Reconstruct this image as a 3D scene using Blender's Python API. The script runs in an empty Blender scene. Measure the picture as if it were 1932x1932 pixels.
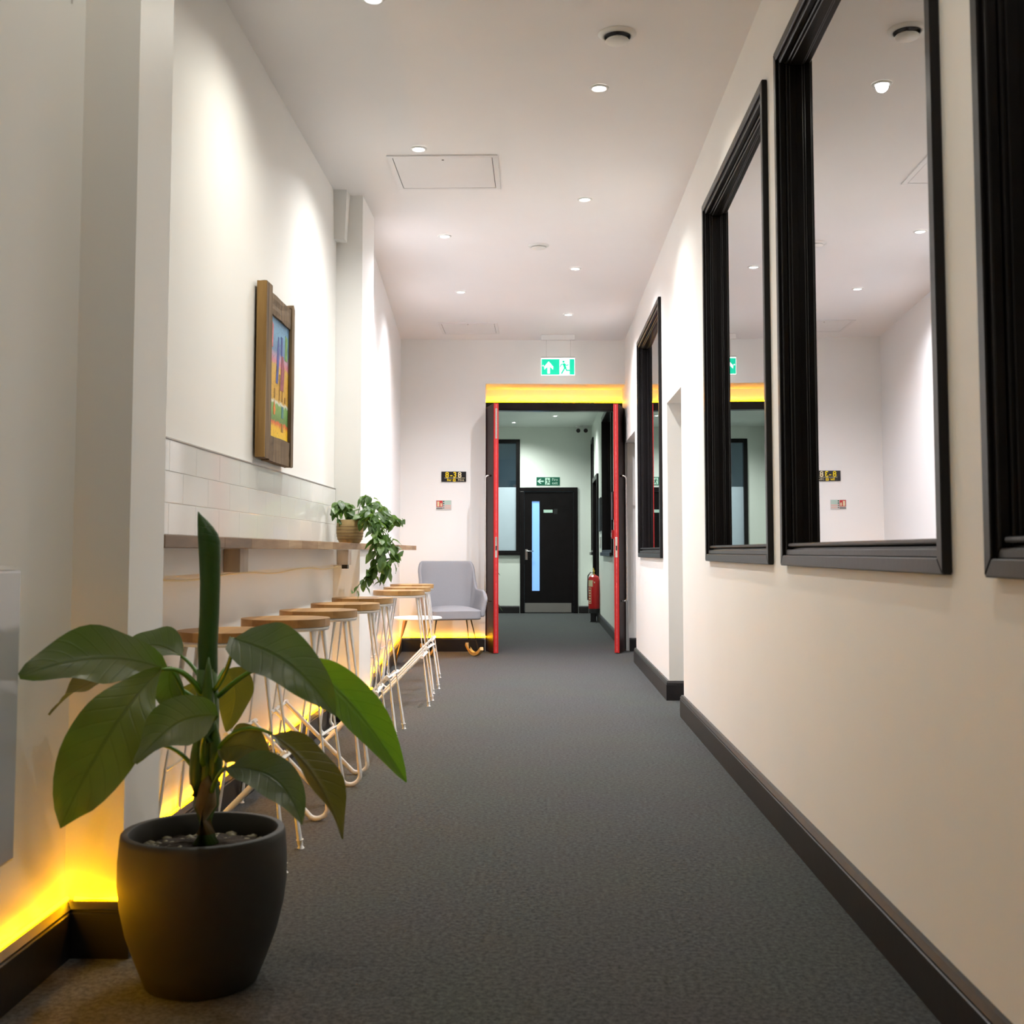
import bpy, bmesh, math, random
from mathutils import Vector, Matrix
random.seed(7)
PI = math.pi
R = math.radians
scn = bpy.context.scene
C = scn.collection

# ------------------------------------------------------------------ camera
cam_d = bpy.data.cameras.new('camera')
cam = bpy.data.objects.new('camera', cam_d); C.objects.link(cam)
cam_d.sensor_fit = 'HORIZONTAL'; cam_d.sensor_width = 36.0
cam_d.lens = 2200.0 / 1932.0 * 36.0
cam_d.shift_x = 0.0
cam_d.shift_y = -(966 - 897.73) / 1932.0
cam.location = (0, 0, 1.0)
cam.rotation_euler = (R(90 + 3.7), 0, 0.02358)
cam_d.dof.use_dof = True; cam_d.dof.focus_distance = 9.0; cam_d.dof.aperture_fstop = 8.0
cam_d.clip_start = 0.05
scn.camera = cam

# ------------------------------------------------------------------ world, exposure
w = bpy.data.worlds.new('world'); scn.world = w; w.use_nodes = True
w.node_tree.nodes['Background'].inputs[0].default_value = (0.9, 0.95, 1.0, 1)
w.node_tree.nodes['Background'].inputs[1].default_value = 0.0
scn.view_settings.view_transform = 'Standard'
scn.view_settings.look = 'None'
scn.view_settings.exposure = 0.85
scn.view_settings.gamma = 1.0
scn.view_settings.use_curve_mapping = False

DOWNLIGHT_W = 62.0
LED_STRENGTH = 21.0

# ------------------------------------------------------------------ dimensions
CZ = 3.15          # ceiling
XR = 0.872         # right wall
XL = -1.225        # left wall between pilasters
YE = 11.72         # left end of end wall
EA = R(3.0)        # the end wall runs a little askew
YF = 18.95         # wall at the end of the corridor beyond the doors
CZ2 = 3.02         # ceiling beyond the doors

# ------------------------------------------------------------------ materials
MATS = {}
def new_mat(name):
    m = bpy.data.materials.new(name); m.use_nodes = True
    nt = m.node_tree
    return m, nt, nt.nodes['Principled BSDF']
def lk(nt, a, b): nt.links.new(a, b)
def paint(name, col, rough=0.5, var=0.04, scale=6.0, bump=0.0, bscale=200.0, spec=0.5, metal=0.0, coat=0.0):
    m, nt, b = new_mat(name)
    tc = nt.nodes.new('ShaderNodeTexCoord')
    n = nt.nodes.new('ShaderNodeTexNoise'); n.inputs['Scale'].default_value = scale; n.inputs['Detail'].default_value = 4
    lk(nt, tc.outputs['Object'], n.inputs['Vector'])
    r = nt.nodes.new('ShaderNodeValToRGB')
    r.color_ramp.elements[0].position = 0.3; r.color_ramp.elements[1].position = 0.7
    r.color_ramp.elements[0].color = tuple(c * (1 - var) for c in col) + (1,)
    r.color_ramp.elements[1].color = tuple(min(1, c * (1 + var)) for c in col) + (1,)
    lk(nt, n.outputs['Fac'], r.inputs['Fac']); lk(nt, r.outputs['Color'], b.inputs['Base Color'])
    b.inputs['Roughness'].default_value = rough
    b.inputs['Specular IOR Level'].default_value = spec
    b.inputs['Metallic'].default_value = metal
    b.inputs['Coat Weight'].default_value = coat
    if bump:
        n2 = nt.nodes.new('ShaderNodeTexNoise'); n2.inputs['Scale'].default_value = bscale; n2.inputs['Detail'].default_value = 2
        lk(nt, tc.outputs['Object'], n2.inputs['Vector'])
        bp = nt.nodes.new('ShaderNodeBump'); bp.inputs['Strength'].default_value = bump; bp.inputs['Distance'].default_value = 0.002
        lk(nt, n2.outputs['Fac'], bp.inputs['Height']); lk(nt, bp.outputs['Normal'], b.inputs['Normal'])
    MATS[name] = m
    return m
def emit(name, col, strength):
    m, nt, b = new_mat(name)
    b.inputs['Base Color'].default_value = (*col, 1)
    b.inputs['Emission Color'].default_value = (*col, 1)
    b.inputs['Emission Strength'].default_value = strength
    MATS[name] = m
    return m
def wood(name, c1, c2, scale=(1, 14, 14), rough=0.5, wave=2.0, bump=0.15):
    m, nt, b = new_mat(name)
    tc = nt.nodes.new('ShaderNodeTexCoord'); mp = nt.nodes.new('ShaderNodeMapping')
    mp.inputs['Scale'].default_value = scale
    lk(nt, tc.outputs['Object'], mp.inputs['Vector'])
    n = nt.nodes.new('ShaderNodeTexNoise'); n.inputs['Scale'].default_value = wave; n.inputs['Detail'].default_value = 8; n.inputs['Distortion'].default_value = 0.6
    lk(nt, mp.outputs['Vector'], n.inputs['Vector'])
    r = nt.nodes.new('ShaderNodeValToRGB')
    r.color_ramp.elements[0].position = 0.3; r.color_ramp.elements[1].position = 0.72
    r.color_ramp.elements[0].color = (*c1, 1); r.color_ramp.elements[1].color = (*c2, 1)
    lk(nt, n.outputs['Fac'], r.inputs['Fac']); lk(nt, r.outputs['Color'], b.inputs['Base Color'])
    b.inputs['Roughness'].default_value = rough
    bp = nt.nodes.new('ShaderNodeBump'); bp.inputs['Strength'].default_value = bump; bp.inputs['Distance'].default_value = 0.002
    lk(nt, n.outputs['Fac'], bp.inputs['Height']); lk(nt, bp.outputs['Normal'], b.inputs['Normal'])
    MATS[name] = m
    return m

paint('wall', (0.885, 0.88, 0.855), 0.5, 0.012, 2.0, 0.08, 90)
paint('wall_satin', (0.89, 0.88, 0.87), 0.33, 0.012, 2.0, 0.06, 14)
paint('wall_far', (0.80, 0.85, 0.79), 0.5, 0.012, 2.0, 0.08, 90)
paint('ceil', (0.92, 0.905, 0.905), 0.6, 0.012, 1.5)
paint('white', (0.83, 0.83, 0.81), 0.4, 0.01)
paint('white_metal', (0.80, 0.79, 0.76), 0.35, 0.01)
paint('hatch', (0.84, 0.83, 0.83), 0.35, 0.01)
paint('black_wood', (0.0065, 0.0055, 0.006), 0.30, 0.25, 8.0, 0.12, 40, 0.28)
paint('black_base', (0.013, 0.011, 0.012), 0.38, 0.25, 8.0, 0.15, 40)
paint('black_flat', (0.006, 0.006, 0.007), 0.5, 0.1)
paint('black_metal', (0.012, 0.012, 0.013), 0.4, 0.1)
paint('red', (0.52, 0.008, 0.007), 0.45, 0.06, 12)
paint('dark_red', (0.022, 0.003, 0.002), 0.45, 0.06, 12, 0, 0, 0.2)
paint('ext_red', (0.62, 0.02, 0.02), 0.25, 0.03)
paint('chrome', (0.75, 0.72, 0.70), 0.22, 0.02, 6, 0, 0, 0.5, 1.0)
paint('steel', (0.42, 0.40, 0.38), 0.45, 0.04, 6, 0, 0, 0.5, 0.9)
paint('brass', (0.72, 0.55, 0.10), 0.3, 0.04, 6, 0, 0, 0.5, 0.8)
paint('tile', (0.82, 0.82, 0.80), 0.07, 0.01, 3.0, 0.0, 0, 0.6)
paint('grout', (0.74, 0.73, 0.71), 0.8, 0.05)
paint('fabric', (0.285, 0.285, 0.30), 0.85, 0.06, 300, 0.3, 900)
paint('stone_pot', (0.032, 0.029, 0.023), 0.62, 0.12, 5.0, 0.12, 60)
paint('soil', (0.035, 0.022, 0.013), 0.95, 0.5, 60.0, 1.0, 80)
paint('pebble', (0.20, 0.17, 0.10), 0.6, 0.3, 20)
paint('sheath', (0.16, 0.10, 0.02), 0.5, 0.35, 18)
paint('stem', (0.055, 0.12, 0.012), 0.4, 0.25, 14)
paint('petiole', (0.085, 0.22, 0.012), 0.4, 0.2, 14)
paint('heater', (0.55, 0.56, 0.58), 0.12, 0.01)
paint('sign_black', (0.008, 0.007, 0.010), 0.25, 0.1)
paint('sign_green', (0.0, 0.10, 0.055), 0.4, 0.02)
paint('sign_mint', (0.55, 0.80, 0.66), 0.5, 0.02)
paint('sign_red', (0.55, 0.03, 0.03), 0.4, 0.02)
paint('sign_grey', (0.20, 0.18, 0.16), 0.5, 0.02)
paint('sign_pale', (0.46, 0.66, 0.56), 0.5, 0.02)
paint('sign_peach', (0.70, 0.50, 0.42), 0.5, 0.02)
paint('yellow', (0.85, 0.62, 0.0), 0.4, 0.02)
paint('cream', (0.78, 0.68, 0.42), 0.5, 0.03)
paint('plastic_grey', (0.60, 0.60, 0.58), 0.4, 0.02)
wood('bar_wood', (0.20, 0.105, 0.045), (0.40, 0.25, 0.13), (14, 1.5, 14), 0.45)
wood('bar_wood_b', (0.13, 0.065, 0.025), (0.27, 0.15, 0.07), (14, 1.5, 14), 0.45)
wood('bar_wood_c', (0.28, 0.17, 0.085), (0.48, 0.33, 0.19), (14, 1.5, 14), 0.45)
wood('seat_wood', (0.36, 0.19, 0.055), (0.50, 0.29, 0.10), (12, 1.2, 12), 0.4)
wood('seat_wood_b', (0.27, 0.135, 0.035), (0.40, 0.22, 0.07), (12, 1.2, 12), 0.4)
wood('old_wood', (0.055, 0.032, 0.014), (0.24, 0.15, 0.070), (20, 20, 1.2), 0.75, 2.2, 0.6)
wood('old_wood_side', (0.20, 0.105, 0.025), (0.42, 0.25, 0.08), (14, 14, 1.0), 0.7, 2.0, 0.5)
wood('beech', (0.55, 0.33, 0.10), (0.70, 0.46, 0.18), (10, 10, 1.0), 0.45)
wood('pale_wood', (0.46, 0.38, 0.30), (0.62, 0.55, 0.47), (8, 8, 2), 0.6)
wood('pot_wood', (0.30, 0.20, 0.075), (0.46, 0.33, 0.15), (2, 2, 22), 0.7, 2.4, 0.5)
emit('amber', (1.0, 0.46, 0.002), LED_STRENGTH)
emit('lamp_lens', (1.0, 0.98, 0.95), 14.0)
emit('exit_green', (0.0, 0.56, 0.33), 0.50)
emit('exit_white', (0.88, 1.0, 0.95), 0.7)
emit('blue_glow', (0.22, 0.45, 0.90), 0.42)

def carpet_mat():
    m, nt, b = new_mat('carpet')
    tc = nt.nodes.new('ShaderNodeTexCoord')
    n = nt.nodes.new('ShaderNodeTexNoise'); n.inputs['Scale'].default_value = 70; n.inputs['Detail'].default_value = 6; n.inputs['Roughness'].default_value = 0.85
    lk(nt, tc.outputs['Object'], n.inputs['Vector'])
    n3 = nt.nodes.new('ShaderNodeTexNoise'); n3.inputs['Scale'].default_value = 2.2; n3.inputs['Detail'].default_value = 3
    lk(nt, tc.outputs['Object'], n3.inputs['Vector'])
    r = nt.nodes.new('ShaderNodeValToRGB')
    r.color_ramp.elements[0].position = 0.40; r.color_ramp.elements[1].position = 0.62
    r.color_ramp.elements[0].color = (0.012, 0.013, 0.0135, 1); r.color_ramp.elements[1].color = (0.104, 0.114, 0.114, 1)
    lk(nt, n.outputs['Fac'], r.inputs['Fac'])
    mx = nt.nodes.new('ShaderNodeMixRGB'); mx.blend_type = 'MULTIPLY'; mx.inputs['Fac'].default_value = 0.25
    lk(nt, r.outputs['Color'], mx.inputs['Color1']); lk(nt, n3.outputs['Color'], mx.inputs['Color2'])
    lk(nt, mx.outputs['Color'], b.inputs['Base Color'])
    b.inputs['Roughness'].default_value = 0.95; b.inputs['Specular IOR Level'].default_value = 0.1
    b.inputs['Sheen Weight'].default_value = 0.15
    bp = nt.nodes.new('ShaderNodeBump'); bp.inputs['Strength'].default_value = 0.6; bp.inputs['Distance'].default_value = 0.004
    lk(nt, n.outputs['Fac'], bp.inputs['Height']); lk(nt, bp.outputs['Normal'], b.inputs['Normal'])
    MATS['carpet'] = m
carpet_mat()

def glass_mat(name, refl, tint):
    # a coated pane: part mirror, part see-through
    m, nt, b = new_mat(name)
    nt.nodes.remove(b)
    out = nt.nodes['Material Output']
    gl = nt.nodes.new('ShaderNodeBsdfGlossy'); gl.inputs['Roughness'].default_value = 0.004; gl.inputs['Color'].default_value = (0.96, 0.96, 0.97, 1)
    tr = nt.nodes.new('ShaderNodeBsdfTransparent'); tr.inputs['Color'].default_value = (*tint, 1)
    fr = nt.nodes.new('ShaderNodeFresnel'); fr.inputs['IOR'].default_value = 1.5
    fm = nt.nodes.new('ShaderNodeMath'); fm.operation = 'MAXIMUM'; fm.inputs[1].default_value = refl
    lk(nt, fr.outputs['Fac'], fm.inputs[0])
    mx = nt.nodes.new('ShaderNodeMixShader')
    lk(nt, fm.outputs[0], mx.inputs['Fac']); lk(nt, tr.outputs['BSDF'], mx.inputs[1]); lk(nt, gl.outputs['BSDF'], mx.inputs[2])
    lk(nt, mx.outputs['Shader'], out.inputs['Surface'])
    MATS[name] = m
glass_mat('glass', 0.80, (0.5, 0.56, 0.6))
glass_mat('glass_clear', 0.12, (0.8, 0.88, 0.92))
paint('frosted', (0.50, 0.60, 0.68), 0.5, 0.02)

def leaf_mat(name, c1, c2, vein, trans):
    m, nt, b = new_mat(name)
    out = nt.nodes['Material Output']
    uv = nt.nodes.new('ShaderNodeUVMap'); sp = nt.nodes.new('ShaderNodeSeparateXYZ')
    lk(nt, uv.outputs['UV'], sp.inputs['Vector'])
    # |s| where u = 0.5 + s/2
    sub = nt.nodes.new('ShaderNodeMath'); sub.operation = 'SUBTRACT'; sub.inputs[1].default_value = 0.5
    lk(nt, sp.outputs['X'], sub.inputs[0])
    ab = nt.nodes.new('ShaderNodeMath'); ab.operation = 'ABSOLUTE'; lk(nt, sub.outputs[0], ab.inputs[0])
    # lateral veins: sin((v - |s|*0.35) * k)
    ml = nt.nodes.new('ShaderNodeMath'); ml.operation = 'MULTIPLY_ADD'; ml.inputs[1].default_value = -0.40
    lk(nt, ab.outputs[0], ml.inputs[0]); lk(nt, sp.outputs['Y'], ml.inputs[2])
    mk_ = nt.nodes.new('ShaderNodeMath'); mk_.operation = 'MULTIPLY'; mk_.inputs[1].default_value = 62.0; lk(nt, ml.outputs[0], mk_.inputs[0])
    sn = nt.nodes.new('ShaderNodeMath'); sn.operation = 'SINE'; lk(nt, mk_.outputs[0], sn.inputs[0])
    pw = nt.nodes.new('ShaderNodeMapRange'); pw.inputs[1].default_value = 0.80; pw.inputs[2].default_value = 1.0; pw.inputs[3].default_value = 0; pw.inputs[4].default_value = 0.28
    lk(nt, sn.outputs[0], pw.inputs[0])
    md = nt.nodes.new('ShaderNodeMapRange'); md.inputs[1].default_value = 0.012; md.inputs[2].default_value = 0.035; md.inputs[3].default_value = 1; md.inputs[4].default_value = 0
    lk(nt, ab.outputs[0], md.inputs[0])
    mxv = nt.nodes.new('ShaderNodeMath'); mxv.operation = 'MAXIMUM'; lk(nt, pw.outputs[0], mxv.inputs[0]); lk(nt, md.outputs[0], mxv.inputs[1])
    tc = nt.nodes.new('ShaderNodeTexCoord')
    n = nt.nodes.new('ShaderNodeTexNoise'); n.inputs['Scale'].default_value = 9; n.inputs['Detail'].default_value = 4
    lk(nt, tc.outputs['Object'], n.inputs['Vector'])
    r = nt.nodes.new('ShaderNodeValToRGB'); r.color_ramp.elements[0].position = 0.3; r.color_ramp.elements[1].position = 0.7
    r.color_ramp.elements[0].color = (*c1, 1); r.color_ramp.elements[1].color = (*c2, 1)
    lk(nt, n.outputs['Fac'], r.inputs['Fac'])
    mx = nt.nodes.new('ShaderNodeMixRGB'); lk(nt, mxv.outputs[0], mx.inputs['Fac']); lk(nt, r.outputs['Color'], mx.inputs['Color1']); mx.inputs['Color2'].default_value = (*vein, 1)
    lk(nt, mx.outputs['Color'], b.inputs['Base Color'])
    b.inputs['Roughness'].default_value = 0.42; b.inputs['Specular IOR Level'].default_value = 0.6
    bp = nt.nodes.new('ShaderNodeBump'); bp.inputs['Strength'].default_value = 0.5; bp.inputs['Distance'].default_value = 0.004; bp.invert = True
    lk(nt, mxv.outputs[0], bp.inputs['Height']); lk(nt, bp.outputs['Normal'], b.inputs['Normal'])
    tl = nt.nodes.new('ShaderNodeBsdfTranslucent'); tl.inputs['Color'].default_value = (*trans, 1)
    ms = nt.nodes.new('ShaderNodeMixShader'); ms.inputs['Fac'].default_value = 0.35
    lk(nt, b.outputs['BSDF'], ms.inputs[1]); lk(nt, tl.outputs['BSDF'], ms.inputs[2]); lk(nt, ms.outputs['Shader'], out.inputs['Surface'])
    MATS[name] = m
leaf_mat('leaf', (0.065, 0.090, 0.058), (0.110, 0.140, 0.095), (0.020, 0.045, 0.020), (0.16, 0.30, 0.02))  # green greyed so the base colour carries the surface sheen
leaf_mat('leaf_backlit', (0.075, 0.17, 0.020), (0.12, 0.24, 0.030), (0.025, 0.07, 0.012), (0.22, 0.48, 0.02))  # backlight on the blade put into a brighter base green
leaf_mat('leaf_mid', (0.055, 0.100, 0.022), (0.095, 0.155, 0.035), (0.020, 0.045, 0.012), (0.16, 0.28, 0.02))
leaf_mat('leaf_olive', (0.055, 0.065, 0.015), (0.11, 0.11, 0.025), (0.025, 0.03, 0.010), (0.25, 0.24, 0.02))
leaf_mat('vine_leaf', (0.035, 0.085, 0.022), (0.10, 0.19, 0.06), (0.20, 0.32, 0.10), (0.14, 0.30, 0.03))
leaf_mat('vine_leaf_pale', (0.12, 0.22, 0.06), (0.26, 0.38, 0.14), (0.06, 0.13, 0.03), (0.20, 0.36, 0.05))
leaf_mat('spear', (0.030, 0.085, 0.012), (0.050, 0.125, 0.018), (0.035, 0.095, 0.014), (0.10, 0.28, 0.02))

def art_mat():
    m, nt, b = new_mat('painting')
    uv = nt.nodes.new('ShaderNodeUVMap')
    sp = nt.nodes.new('ShaderNodeSeparateXYZ')
    n = nt.nodes.new('ShaderNodeTexNoise'); n.inputs['Scale'].default_value = 9; n.inputs['Detail'].default_value = 7
    lk(nt, uv.outputs['UV'], n.inputs['Vector']); lk(nt, uv.outputs['UV'], sp.inputs['Vector'])
    a = nt.nodes.new('ShaderNodeMath'); a.operation = 'MULTIPLY_ADD'; a.inputs[1].default_value = 0.07
    lk(nt, n.outputs['Fac'], a.inputs[0]); lk(nt, sp.outputs['Y'], a.inputs[2])
    r = nt.nodes.new('ShaderNodeValToRGB'); cr = r.color_ramp; cr.interpolation = 'EASE'
    while len(cr.elements) > 1: cr.elements.remove(cr.elements[-1])
    stops = [(0.0, (0.80, 0.55, 0.01)), (0.12, (0.85, 0.52, 0.01)), (0.165, (0.70, 0.12, 0.02)), (0.185, (0.10, 0.24, 0.05)), (0.31, (0.17, 0.38, 0.08)),
             (0.335, (0.65, 0.70, 0.60)), (0.36, (0.58, 0.34, 0.03)), (0.52, (0.62, 0.35, 0.02)), (0.64, (0.60, 0.38, 0.06)), (0.67, (0.62, 0.22, 0.28)), (0.73, (0.45, 0.30, 0.42)), (0.77, (0.13, 0.24, 0.42)), (0.92, (0.16, 0.36, 0.55)), (1.0, (0.13, 0.28, 0.45))]
    cr.elements[0].position = 0; cr.elements[0].color = (*stops[0][1], 1)
    for p, c in stops[1:]:
        e = cr.elements.new(p); e.color = (*c, 1)
    lk(nt, a.outputs[0], r.inputs['Fac'])
    n2 = nt.nodes.new('ShaderNodeTexVoronoi'); n2.feature = 'DISTANCE_TO_EDGE'; n2.inputs['Scale'].default_value = 16
    lk(nt, uv.outputs['UV'], n2.inputs['Vector'])
    mr = nt.nodes.new('ShaderNodeMapRange'); mr.inputs[1].default_value = 0.0; mr.inputs[2].default_value = 0.05; mr.inputs[3].default_value = 0.45; mr.inputs[4].default_value = 1.0
    lk(nt, n2.outputs['Distance'], mr.inputs[0])
    mx = nt.nodes.new('ShaderNodeMixRGB'); mx.blend_type = 'MULTIPLY'; mx.inputs['Fac'].default_value = 0.7
    lk(nt, r.outputs['Color'], mx.inputs['Color1']); lk(nt, mr.outputs[0], mx.inputs['Color2'])
    lk(nt, mx.outputs['Color'], b.inputs['Base Color']); b.inputs['Roughness'].default_value = 0.45
    MATS['painting'] = m
art_mat()
for nm, c in (('p_blue', (0.05, 0.08, 0.30)), ('p_pink', (0.62, 0.14, 0.16)), ('p_plum', (0.28, 0.06, 0.10)), ('p_green', (0.16, 0.32, 0.09)), ('p_orange', (0.70, 0.22, 0.03)), ('p_brown', (0.33, 0.17, 0.02)), ('p_teal', (0.06, 0.22, 0.24))):
    paint(nm, c, 0.5, 0.35, 40)

# ------------------------------------------------------------------ helpers
def link_mesh(name, bm, mat, parent=None, loc=None, rotz=None, smooth=False):
    bmesh.ops.recalc_face_normals(bm, faces=bm.faces)
    me = bpy.data.meshes.new(name); bm.to_mesh(me); bm.free()
    if smooth:
        for p in me.polygons: p.use_smooth = True
        if smooth is not True:
            try: me.set_sharp_from_angle(angle=R(smooth))
            except Exception: pass
    mm = mat if isinstance(mat, (list, tuple)) else [mat]
    for x in mm: me.materials.append(MATS[x])
    o = bpy.data.objects.new(name, me); C.objects.link(o)
    if parent is not None: o.parent = parent
    if loc is not None: o.location = loc
    if rotz is not None: o.rotation_euler = (0, 0, rotz)
    return o
def tag(o, label, cat, group=None):
    o['label'] = label; o['category'] = cat
    if group: o['group'] = group
    return o
def struct(o, label=None):
    o['kind'] = 'structure'
    if label: o['label'] = label
    return o
def thing(name, label, cat, loc=(0, 0, 0), rotz=0, group=None):
    o = bpy.data.objects.new(name, None); C.objects.link(o)
    o.location = loc; o.rotation_euler = (0, 0, rotz); o.empty_display_size = 0.1
    return tag(o, label, cat, group)
def copy_tree(o, parent=None):
    c = o.copy(); C.objects.link(c); c.parent = parent
    for ch in list(o.children): copy_tree(ch, c)
    return c
def bx(bm, x0, x1, y0, y1, z0, z1, bev=0.0):
    v = [bm.verts.new(p) for p in ((x0,y0,z0),(x1,y0,z0),(x1,y1,z0),(x0,y1,z0),(x0,y0,z1),(x1,y0,z1),(x1,y1,z1),(x0,y1,z1))]
    fs = [bm.faces.new([v[i] for i in f]) for f in ((0,3,2,1),(4,5,6,7),(0,1,5,4),(1,2,6,5),(2,3,7,6),(3,0,4,7))]
    if bev:
        es = set()
        for f in fs: es.update(f.edges)
        bmesh.ops.bevel(bm, geom=list(es), offset=bev, segments=2, profile=0.5, affect='EDGES')
    return bm
def box(*a, bev=0.0): return bx(bmesh.new(), *a, bev=bev)
def prism(bm, pts, z0, z1):
    a = [bm.verts.new((p[0], p[1], z0)) for p in pts]; b = [bm.verts.new((p[0], p[1], z1)) for p in pts]
    n = len(pts)
    bm.faces.new(a[::-1]); bm.faces.new(b)
    for i in range(n): bm.faces.new((a[i], a[(i+1) % n], b[(i+1) % n], b[i]))
    return bm
def frame_of(t):
    t = Vector(t).normalized()
    u = Vector((0, 0, 1)) if abs(t.z) < 0.9 else Vector((1, 0, 0))
    a = t.cross(u).normalized(); b = a.cross(t).normalized()
    return a, b
def tube(bm, pts, rad, seg=10, caps=True):
    pts = [Vector(p) for p in pts]; n = len(pts)
    rs = rad if isinstance(rad, (list, tuple)) else [rad] * n
    rings = []; pa = None
    for i, p in enumerate(pts):
        if i == 0: t = pts[1] - pts[0]
        elif i == n - 1: t = pts[-1] - pts[-2]
        else: t = (pts[i+1] - pts[i]).normalized() + (pts[i] - pts[i-1]).normalized()
        t.normalize()
        if pa is None: a, b = frame_of(t)
        else:
            a = (pa - t * pa.dot(t)).normalized(); b = t.cross(a)
        pa = a
        rings.append([bm.verts.new(p + (a * math.cos(2*PI*k/seg) + b * math.sin(2*PI*k/seg)) * rs[i]) for k in range(seg)])
    for i in range(n - 1):
        for k in range(seg):
            bm.faces.new((rings[i][k], rings[i][(k+1) % seg], rings[i+1][(k+1) % seg], rings[i+1][k]))
    if caps:
        bm.faces.new(rings[0][::-1]); bm.faces.new(rings[-1])
    return bm
def lathe(bm, prof, seg=32, cx=0, cy=0, close=True):
    rings = []
    for r, z in prof:
        if r < 1e-6: rings.append([bm.verts.new((cx, cy, z))])
        else: rings.append([bm.verts.new((cx + r*math.cos(2*PI*k/seg), cy + r*math.sin(2*PI*k/seg), z)) for k in range(seg)])
    for i in range(len(rings) - 1):
        a, b = rings[i], rings[i+1]
        for k in range(seg):
            k2 = (k+1) % seg
            if len(a) == 1 and len(b) == 1: continue
            if len(a) == 1: bm.faces.new((a[0], b[k], b[k2]))
            elif len(b) == 1: bm.faces.new((a[k], a[k2], b[0]))
            else: bm.faces.new((a[k], a[k2], b[k2], b[k]))
    return bm
def bez(p0, p1, p2, n):
    p0, p1, p2 = Vector(p0), Vector(p1), Vector(p2)
    return [p0*(1-t)**2 + p1*2*t*(1-t) + p2*t*t for t in [i/(n-1) for i in range(n)]]
def poly_xz(bm, pts, y, th=0.002):
    # flat shape in the x-z plane with a little thickness towards +y
    a = [bm.verts.new((p[0], y, p[1])) for p in pts]; b = [bm.verts.new((p[0], y + th, p[1])) for p in pts]
    n = len(pts)
    bm.faces.new(a); bm.faces.new(b[::-1])
    for i in range(n): bm.faces.new((a[i], b[i], b[(i+1) % n], a[(i+1) % n]))
    return bm
def strip_xz(bm, pts, wd, y, th=0.002):
    for i in range(len(pts) - 1):
        p = Vector((pts[i][0], pts[i][1])); q = Vector((pts[i+1][0], pts[i+1][1])); d = (q - p).normalized()
        nrm = Vector((-d.y, d.x)) * wd / 2; e = d * wd * 0.3
        poly_xz(bm, [tuple(p - e + nrm), tuple(p - e - nrm), tuple(q + e - nrm), tuple(q + e + nrm)], y, th)
    return bm
def disc_xz(bm, cx, cz, r, y, th=0.002, seg=16):
    return poly_xz(bm, [(cx + r*math.cos(2*PI*k/seg), cz + r*math.sin(2*PI*k/seg)) for k in range(seg)], y, th)
def text_mesh(name, body, size, mat, parent, x, y, z, align='LEFT', bold=0.0, th=0.0015):
    cu = bpy.data.curves.new(name, 'FONT'); cu.body = body; cu.size = size; cu.align_x = align
    cu.extrude = th; cu.offset = bold; cu.resolution_u = 3
    t = bpy.data.objects.new(name + '_tmp', cu); C.objects.link(t)
    dg = bpy.context.evaluated_depsgraph_get()
    me = bpy.data.meshes.new_from_object(t.evaluated_get(dg))
    bpy.data.objects.remove(t); bpy.data.curves.remove(cu)
    me.transform(Matrix.Translation((x, y, z)) @ Matrix.Rotation(PI/2, 4, 'X'))
    me.name = name; me.materials.clear(); me.materials.append(MATS[mat])
    o = bpy.data.objects.new(name, me); C.objects.link(o); o.parent = parent
    return o
def holes_wall(bm, axis, a0, a1, u0, u1, z0, z1, holes):
    """a wall slab of thickness a0..a1 along `axis`, running u0..u1, with rectangular holes (u0,u1,z0,z1)"""
    us = sorted(set([u0, u1] + [h[0] for h in holes] + [h[1] for h in holes])); us = [u for u in us if u0 <= u <= u1]
    for i in range(len(us) - 1):
        ua, ub = us[i], us[i+1]; um = (ua + ub) / 2
        cut = sorted([(h[2], h[3]) for h in holes if h[0] < um < h[1]])
        z = z0
        segs = []
        for c0, c1 in cut:
            if c0 > z: segs.append((z, c0))
            z = c1
        if z < z1: segs.append((z, z1))
        for s0, s1 in segs:
            if axis == 'x': bx(bm, a0, a1, ua, ub, s0, s1)
            else: bx(bm, ua, ub, a0, a1, s0, s1)
    return bm

# ================================================================== SETTING
# floor and ceilings
struct(link_mesh('floor', box(-1.9, 2.6, -1.6, 19.6, -0.12, 0.0), 'carpet'), 'dark grey flecked carpet along the corridor')
bm = box(-1.9, 1.6, -1.6, 12.30, CZ, CZ + 0.12)
struct(link_mesh('ceiling', bm, 'ceil'), 'white plaster corridor ceiling')
struct(link_mesh('ceiling', box(-1.9, 1.6, 12.36, 19.6, CZ2, CZ2 + 0.12), 'wall_far'), 'pale ceiling beyond the red doors')
# back wall behind the camera
struct(link_mesh('wall_back', box(-1.9, 1.6, -1.7, -1.58, 0, CZ), 'wall'))

# right wall: windows and two openings
WIN = [(8.27, 10.13, 0.95, 2.82), (4.37, 6.02, 0.95, 2.80), (2.49, 4.15, 0.95, 2.80), (0.55, 2.26, 0.95, 2.80)]
AR = 0.066   # architrave
holes = [(a + AR - 0.015, b - AR + 0.015, c + AR - 0.015, d - AR + 0.015) for a, b, c, d in WIN]
holes += [(7.15, 7.95, -1, 2.01), (10.62, 11.86, -1, 2.10)]
bm = holes_wall(bmesh.new(), 'x', XR, XR + 0.30, -1.6, 12.2, 0, CZ, holes)
struct(link_mesh('wall_right', bm, 'wall'), 'long white wall with black framed windows')
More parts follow.
